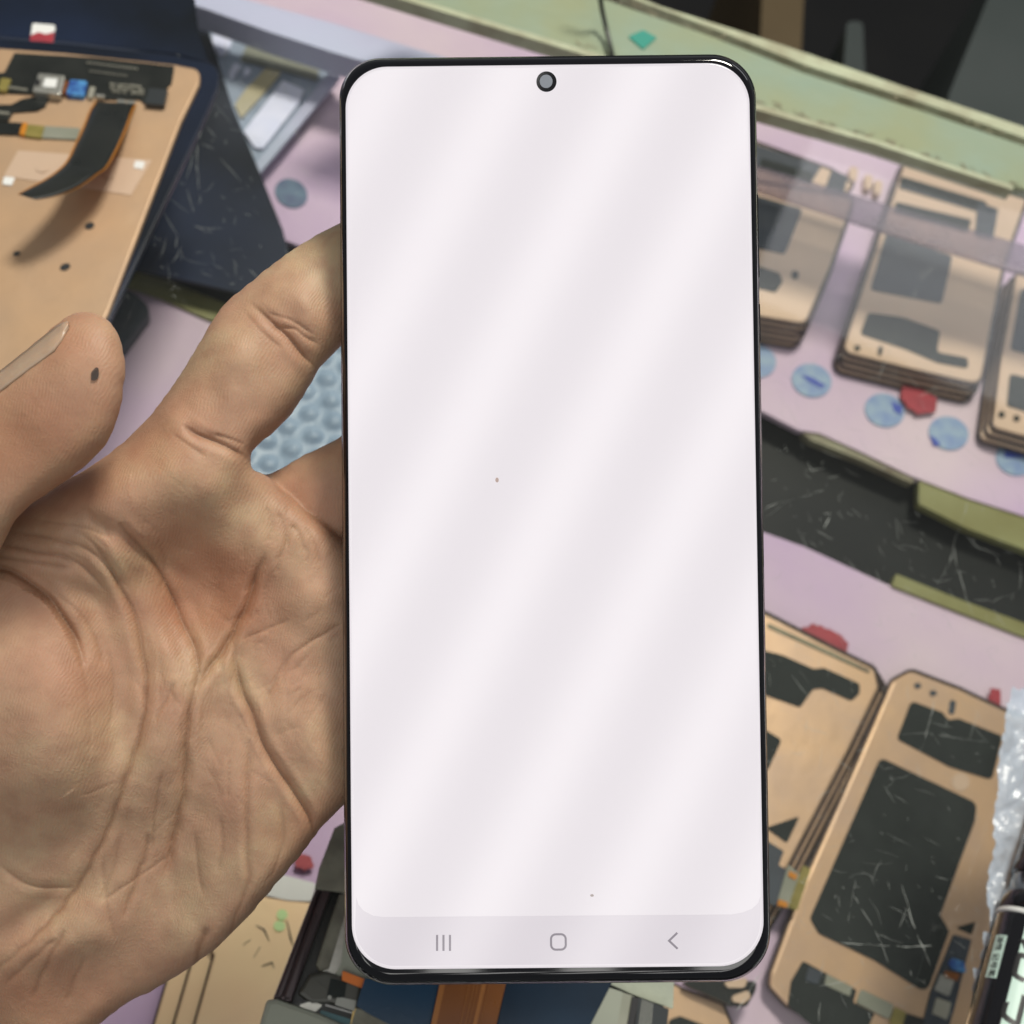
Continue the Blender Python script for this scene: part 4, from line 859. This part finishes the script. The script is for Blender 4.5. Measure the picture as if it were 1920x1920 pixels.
# creases: (polyline in pixels, half width px, depth mm)
CR = [
 ([(-60, 1060), (0, 1066), (36, 1079), (91, 1119), (120, 1159), (142, 1199), (157, 1250)], 9, 1.7),
 ([(-60, 1035), (0, 1048), (40, 1050), (90, 1056), (140, 1070)], 5, .5), ([(0, 1022), (50, 1030), (110, 1040), (160, 1066), (200, 1110)], 5, .5), ([(20, 1000), (80, 1004), (140, 1020), (190, 1050), (235, 1100)], 5, .45),
 ([(60, 975), (110, 980), (160, 990), (210, 1012)], 4, .3), ([(0, 1085), (60, 1120), (90, 1160)], 4, .3), ([(100, 1110), (150, 1150), (180, 1200), (195, 1250)], 5, .35),
 ([(135, 990), (175, 1020), (204, 1060), (226, 1104), (255, 1155), (268, 1217), (272, 1265), (268, 1330), (252, 1403), (233, 1469), (204, 1556), (182, 1600), (146, 1666), (73, 1746), (0, 1808), (-80, 1870)], 6, .8),
 ([(208, 955), (237, 998), (284, 1046), (317, 1104), (343, 1170), (365, 1214), (372, 1260), (369, 1296)], 5, .85),
 ([(369, 1290), (357, 1348), (350, 1410), (343, 1483), (328, 1549), (317, 1602), (313, 1640)], 5, 1.15),
 ([(499, 1040), (478, 1090), (470, 1126), (448, 1170), (423, 1217), (390, 1261), (369, 1296)], 5.5, 1.15),
 ([(441, 1203), (443, 1250), (452, 1294), (470, 1330), (492, 1389), (518, 1436), (547, 1480), (580, 1531), (590, 1562), (604, 1590)], 5.5, 1.15),
 ([(520, 1080), (530, 1040), (558, 977)], 3, .25), ([(492, 1337), (510, 1283), (547, 1228), (620, 1184), (640, 1170)], 3.5, .35), ([(455, 1200), (500, 1180), (540, 1160)], 3, .25),
 ([(284, 1356), (310, 1312), (328, 1275)], 3.5, .35), ([(282, 1600), (292, 1520), (306, 1447)], 4, .4), ([(277, 1560), (275, 1590), (259, 1633), (244, 1677), (230, 1720)], 4.5, .6),
 ([(470, 1380), (466, 1470), (461, 1593), (463, 1655), (437, 1728), (425, 1770)], 4.5, .5), ([(415, 1530), (418, 1590), (408, 1640)], 4, .35), ([(365, 1560), (372, 1620), (380, 1680)], 4, .35), ([(430, 1420), (428, 1500)], 3, .25),
 ([(385, 1735), (375, 1765), (364, 1805), (368, 1822)], 7, 1.0), ([(125, 1745), (105, 1780), (77, 1837), (60, 1880)], 6, .6), ([(0, 1622), (44, 1655), (91, 1662), (140, 1664)], 5, .5), ([(190, 1690), (220, 1670), (262, 1640), (317, 1602)], 3, .3),
 ([(160, 1790), (140, 1830), (120, 1880)], 5, .4), ([(0, 1850), (60, 1800), (110, 1760)], 6, .5), ([(195, 1600), (196, 1660), (205, 1720), (215, 1760)], 3.5, .3),
 ([(344, 797), (364, 811), (399, 825), (433, 842), (476, 868)], 6, .9), ([(325, 815), (355, 835), (385, 855)], 4, .3), ([(400, 812), (430, 822), (465, 838)], 4, .35),
 ([(470, 568), (509, 604), (540, 632), (564, 660), (592, 690)], 6, .9), ([(510, 612), (550, 616), (571, 632), (600, 648)], 4, .4), ([(455, 580), (490, 620), (530, 655)], 3.5, .25), ([(500, 585), (545, 600), (590, 630)], 3.5, .3),
 ([(300, 1020), (310, 1060), (300, 1120)], 4, .2), ([(205, 1220), (215, 1290), (205, 1370)], 4, .3), ([(150, 1260), (160, 1310), (150, 1360)], 4, .3), ([(20, 1300), (60, 1330), (120, 1345), (170, 1340)], 4, .2),
 ([(60, 1230), (110, 1260), (140, 1300)], 4, .2), ([(230, 1560), (210, 1640), (180, 1700)], 4, .3), ([(520, 1500), (530, 1560), (520, 1620), (490, 1670)], 5, .35), ([(600, 1260), (602, 1300)], 3, .2), ([(540, 1290), (541, 1360)], 3, .15),
 ([(545, 985), (560, 1000), (575, 1040)], 3, .3), ([(520, 960), (535, 990), (540, 1030)], 3, .3), ([(500, 950), (510, 980), (505, 1020)], 3, .25), ([(575, 990), (590, 1020), (600, 1060)], 3, .25),
]
rc_ = random.Random(11)
for k in range(190):                          # the fine network of skin lines, following the main folds
    base = rc_.choice(CR[7:14]); pl = base[0]; i = rc_.randrange(len(pl)-1)
    ox, oy = rc_.gauss(0, 55), rc_.gauss(0, 55); a = math.atan2(pl[i+1][1]-pl[i][1], pl[i+1][0]-pl[i][0])+rc_.gauss(0, .35) + (.8 if rc_.random() < .15 else 0)
    L_ = rc_.uniform(25, 80); x, y = pl[i][0]+ox, pl[i][1]+oy; b = a+rc_.uniform(-.3, .3)
    CR.append(([(x, y), (x+L_*.5*math.cos(a), y+L_*.5*math.sin(a)), (x+L_*.5*(math.cos(a)+math.cos(b)), y+L_*.5*(math.sin(a)+math.sin(b)))], rc_.uniform(2, 3.2), rc_.uniform(.05, .13)))
sel = np.where((facing > .05) & ispalm & (hx > -120) & (hx < 680) & (hy < 1960))[0]
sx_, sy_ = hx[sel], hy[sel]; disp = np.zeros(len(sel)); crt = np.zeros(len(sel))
wob = 2.6*np.sin(sx_*.035+sy_*.02)+.8*np.sin(sx_*.11-sy_*.09+1)
for (pl, w, dmm) in CR:
    sp = spline(pl, 4, False); x0, x1 = min(p[0] for p in sp)-4*w, max(p[0] for p in sp)+4*w; y0, y1 = min(p[1] for p in sp)-4*w, max(p[1] for p in sp)+4*w
    c = np.where((sx_ > x0) & (sx_ < x1) & (sy_ > y0) & (sy_ < y1))[0]
    if not len(c): continue
    X_, Y_ = sx_[c]+wob[c]*min(1, w/6), sy_[c]+wob[c]*min(1, w/6); best = np.full(len(c), 1e9); tt = np.zeros(len(c)); K = len(sp)-1
    for i in range(K):
        ax, ay = sp[i]; bx_, by = sp[i+1]; dx, dy = bx_-ax, by-ay; l2 = dx*dx+dy*dy+1e-9
        t = np.clip(((X_-ax)*dx+(Y_-ay)*dy)/l2, 0, 1); d = np.hypot(X_-ax-t*dx, Y_-ay-t*dy); k_ = d < best
        best[k_] = d[k_]; tt[k_] = (i+t[k_])/K
    fade = np.clip(np.minimum(tt, 1-tt)*5+.12, 0, 1)
    g = (.62*np.exp(-(best/(.62*w))**2)+.55*np.exp(-(best/(2.4*w))**2))*fade
    lip = (.22 if w > 4 else 0)*np.exp(-((best-3.0*w)/(1.6*w))**2)*fade
    disp[c] = np.maximum(disp[c]+dmm*(g-lip), disp[c]*0+dmm*(g-lip))*1.0 if False else disp[c]+dmm*(g-lip)
    crt[c] = np.maximum(crt[c], np.exp(-(best/(.75*w))**2)*fade*min(1, dmm/.8))  # crease colour: red-brown pigment plus shade painted into the folds
disp = np.clip(disp, -1.2, 2.6)
# soft irregular relief of flesh over tendons
rr = np.random.RandomState(2); soft = np.zeros(len(sel))
for k in range(26):
    lam = rr.uniform(45, 150); a = rr.uniform(0, 6.3); soft += .035*(lam/100)*np.sin((sx_*np.cos(a)+sy_*np.sin(a))*6.283/lam+rr.uniform(0, 6.3))
dirv = rel[sel]/np.linalg.norm(rel[sel], axis=1)[:, None]
co[sel] += dirv*((disp+soft)*facing[sel]*.001)[:, None]
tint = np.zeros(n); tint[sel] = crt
red_shade = np.zeros(n)  # skin redness, plus shade painted into the palm hollow and thumb
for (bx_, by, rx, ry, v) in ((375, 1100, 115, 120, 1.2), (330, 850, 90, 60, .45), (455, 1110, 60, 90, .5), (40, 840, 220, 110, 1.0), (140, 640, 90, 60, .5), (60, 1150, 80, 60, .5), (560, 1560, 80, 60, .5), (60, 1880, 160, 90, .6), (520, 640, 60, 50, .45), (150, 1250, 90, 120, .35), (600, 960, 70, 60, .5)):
    red_shade += v*np.exp(-(((hx-bx_)/rx)**2+((hy-by)/ry)**2))
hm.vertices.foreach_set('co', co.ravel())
at = hm.color_attributes.new('skin_tint_shade', 'FLOAT_COLOR', 'POINT')
buf = np.zeros((n, 4)); buf[:, 0] = np.clip(tint, 0, 1); buf[:, 1] = np.clip(red_shade, 0, 1); buf[:, 3] = 1; at.data.foreach_set('color', buf.ravel())
hm.polygons.foreach_set('use_smooth', [True]*len(hm.polygons)); hm.update()
# skin
sk = bpy.data.materials.new('skin'); sk.use_nodes = True; nt = sk.node_tree; b = nt.nodes['Principled BSDF']; L = nt.links.new
ND = nt.nodes.new
tc = ND('ShaderNodeTexCoord'); va = ND('ShaderNodeVertexColor'); va.layer_name = 'skin_tint_shade'; sep = ND('ShaderNodeSeparateColor'); L(va.outputs['Color'], sep.inputs[0])
def mix(fac, A_, B_, bt='MIX'):
    m = ND('ShaderNodeMix'); m.data_type = 'RGBA'; m.blend_type = bt
    for k, v in (('Factor', fac), ('A', A_), ('B', B_)):
        if isinstance(v, (int, float, tuple)): m.inputs[k].default_value = v
        else: L(v, m.inputs[k])
    return m.outputs['Result']
def noi(sc, det=5, lo=.4, hi=.65, mx=1.0):
    q = ND('ShaderNodeTexNoise'); q.inputs['Scale'].default_value = sc; q.inputs['Detail'].default_value = det; L(tc.outputs['Object'], q.inputs['Vector'])
    r = ND('ShaderNodeMapRange'); r.inputs['From Min'].default_value = lo; r.inputs['From Max'].default_value = hi; r.inputs['To Max'].default_value = mx; L(q.outputs['Fac'], r.inputs['Value']); return r.outputs['Result'], q.outputs['Fac']
base = (.48, .295, .19, 1)
c1 = mix(noi(45)[0], base, (.48, .35, .215, 1)); c2 = mix(noi(75, mx=.6)[0], c1, (.44, .235, .155, 1)); c3 = mix(noi(230, 4, .42, .66, .55)[0], c2, (.37, .21, .135, 1))
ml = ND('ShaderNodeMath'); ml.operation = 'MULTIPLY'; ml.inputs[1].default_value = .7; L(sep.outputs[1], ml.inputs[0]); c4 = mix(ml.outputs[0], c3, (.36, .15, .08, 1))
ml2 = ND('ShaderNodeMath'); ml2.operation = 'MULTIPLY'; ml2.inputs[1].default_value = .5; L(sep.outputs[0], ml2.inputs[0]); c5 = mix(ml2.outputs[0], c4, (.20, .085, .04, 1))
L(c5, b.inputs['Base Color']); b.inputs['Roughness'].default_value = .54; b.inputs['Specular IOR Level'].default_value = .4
b.inputs['Subsurface Weight'].default_value = .25; b.inputs['Subsurface Scale'].default_value = .0022; b.inputs['Subsurface Radius'].default_value = (1, .35, .18)
vo = ND('ShaderNodeTexVoronoi'); vo.feature = 'DISTANCE_TO_EDGE'; vo.inputs['Scale'].default_value = 900
nz = ND('ShaderNodeTexNoise'); nz.inputs['Scale'].default_value = 300; L(tc.outputs['Object'], nz.inputs['Vector']); ad = ND('ShaderNodeVectorMath'); ad.operation = 'MULTIPLY_ADD'
ad.inputs[1].default_value = (.004, .004, .004); L(nz.outputs['Color'], ad.inputs[0]); L(tc.outputs['Object'], ad.inputs[2]); L(ad.outputs[0], vo.inputs['Vector'])
b1 = ND('ShaderNodeBump'); b1.inputs['Strength'].default_value = .45; b1.inputs['Distance'].default_value = .00014; L(vo.outputs['Distance'], b1.inputs['Height'])
b2 = ND('ShaderNodeBump'); b2.inputs['Strength'].default_value = .35; b2.inputs['Distance'].default_value = .0005; L(noi(220, 6)[1], b2.inputs['Height']); L(b1.outputs[0], b2.inputs['Normal']); L(b2.outputs[0], b.inputs['Normal'])
wv = ND('ShaderNodeTexWave'); wv.inputs['Scale'].default_value = 560; wv.inputs['Distortion'].default_value = 26; wv.inputs['Detail'].default_value = 3; wv.inputs['Detail Scale'].default_value = .16
L(tc.outputs['Object'], wv.inputs['Vector']); b3 = ND('ShaderNodeBump'); b3.inputs['Strength'].default_value = .3; b3.inputs['Distance'].default_value = .00007
L(wv.outputs['Fac'], b3.inputs['Height']); L(b2.outputs[0], b3.inputs['Normal']); L(b3.outputs[0], b.inputs['Normal'])
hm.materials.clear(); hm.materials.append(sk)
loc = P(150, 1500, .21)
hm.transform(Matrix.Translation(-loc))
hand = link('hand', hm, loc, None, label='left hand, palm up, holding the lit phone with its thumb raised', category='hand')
print('hand verts', n)
# thumbnail: a curved plate on the upper left flank of the thumb
def thumb_depth(px, py):
    j = int(round((px-X0)/STEP)); i = int(round((py-Y0)/STEP)); w = 2
    bl = thumb_front[i-w:i+w+1, j-w:j+w+1]; mk = thumb_mask[i-w:i+w+1, j-w:j+w+1]
    return float(bl[mk].mean()) if mk.any() else None
V, Fc = [], []; NU, NV = 22, 7
for i in range(NU+1):
    u = i/NU; x = -150+u*278; ytop = 775-(u*278)*.66+ (14 if u < 0 else 0)
    ymid = np.interp(x, [-150, -70, 0, 60, 112, 130], [782, 742, 697, 650, 608, 603]); wid = np.interp(x, [-150, 0, 60, 105, 122, 128], [50, 40, 42, 44, 30, 12])
    for j in range(NV+1):
        v = j/NV; px = x; py = ymid+wid*v; d = thumb_depth(px, py+4) or .185
        V.append(P(px, py, d+.00025-.00075*math.sin(math.pi*v)**.6 if 0 < j < NV else d+.0004))
for i in range(NU):
    for j in range(NV): a = i*(NV+1)+j; Fc.append((a, a+1, a+NV+2, a+NV+1))
nail = mesh_obj('thumbnail', V, Fc, mat('nail', (.43, .27, .185, 1), .3, noise=(70, .9, (.48, .35, .25, 1)), sss=.2), hand, smooth=True, recalc=False)
so = nail.modifiers.new('t', 'SOLIDIFY'); so.thickness = .0003; so.offset = 0
V = []; d0 = thumb_depth(178, 702)
for k in range(18):
    t = 2*math.pi*k/18; x, y = (7.5+.8*math.sin(4*t))*math.cos(t), (12.5+1.2*math.sin(3*t))*math.sin(t); px, py = 178+x+.22*y*-1, 702+y; V.append(P(px, py, (thumb_depth(px, py) or d0)-.00028))
V.append(P(178, 702, d0-.00032))
mesh_obj('ink_spot', V, [(k, (k+1) % 18, 18) for k in range(18)], mat('ink_smudge', (.03, .02, .017, 1), .6, alpha=.85), hand, smooth=True, recalc=False)
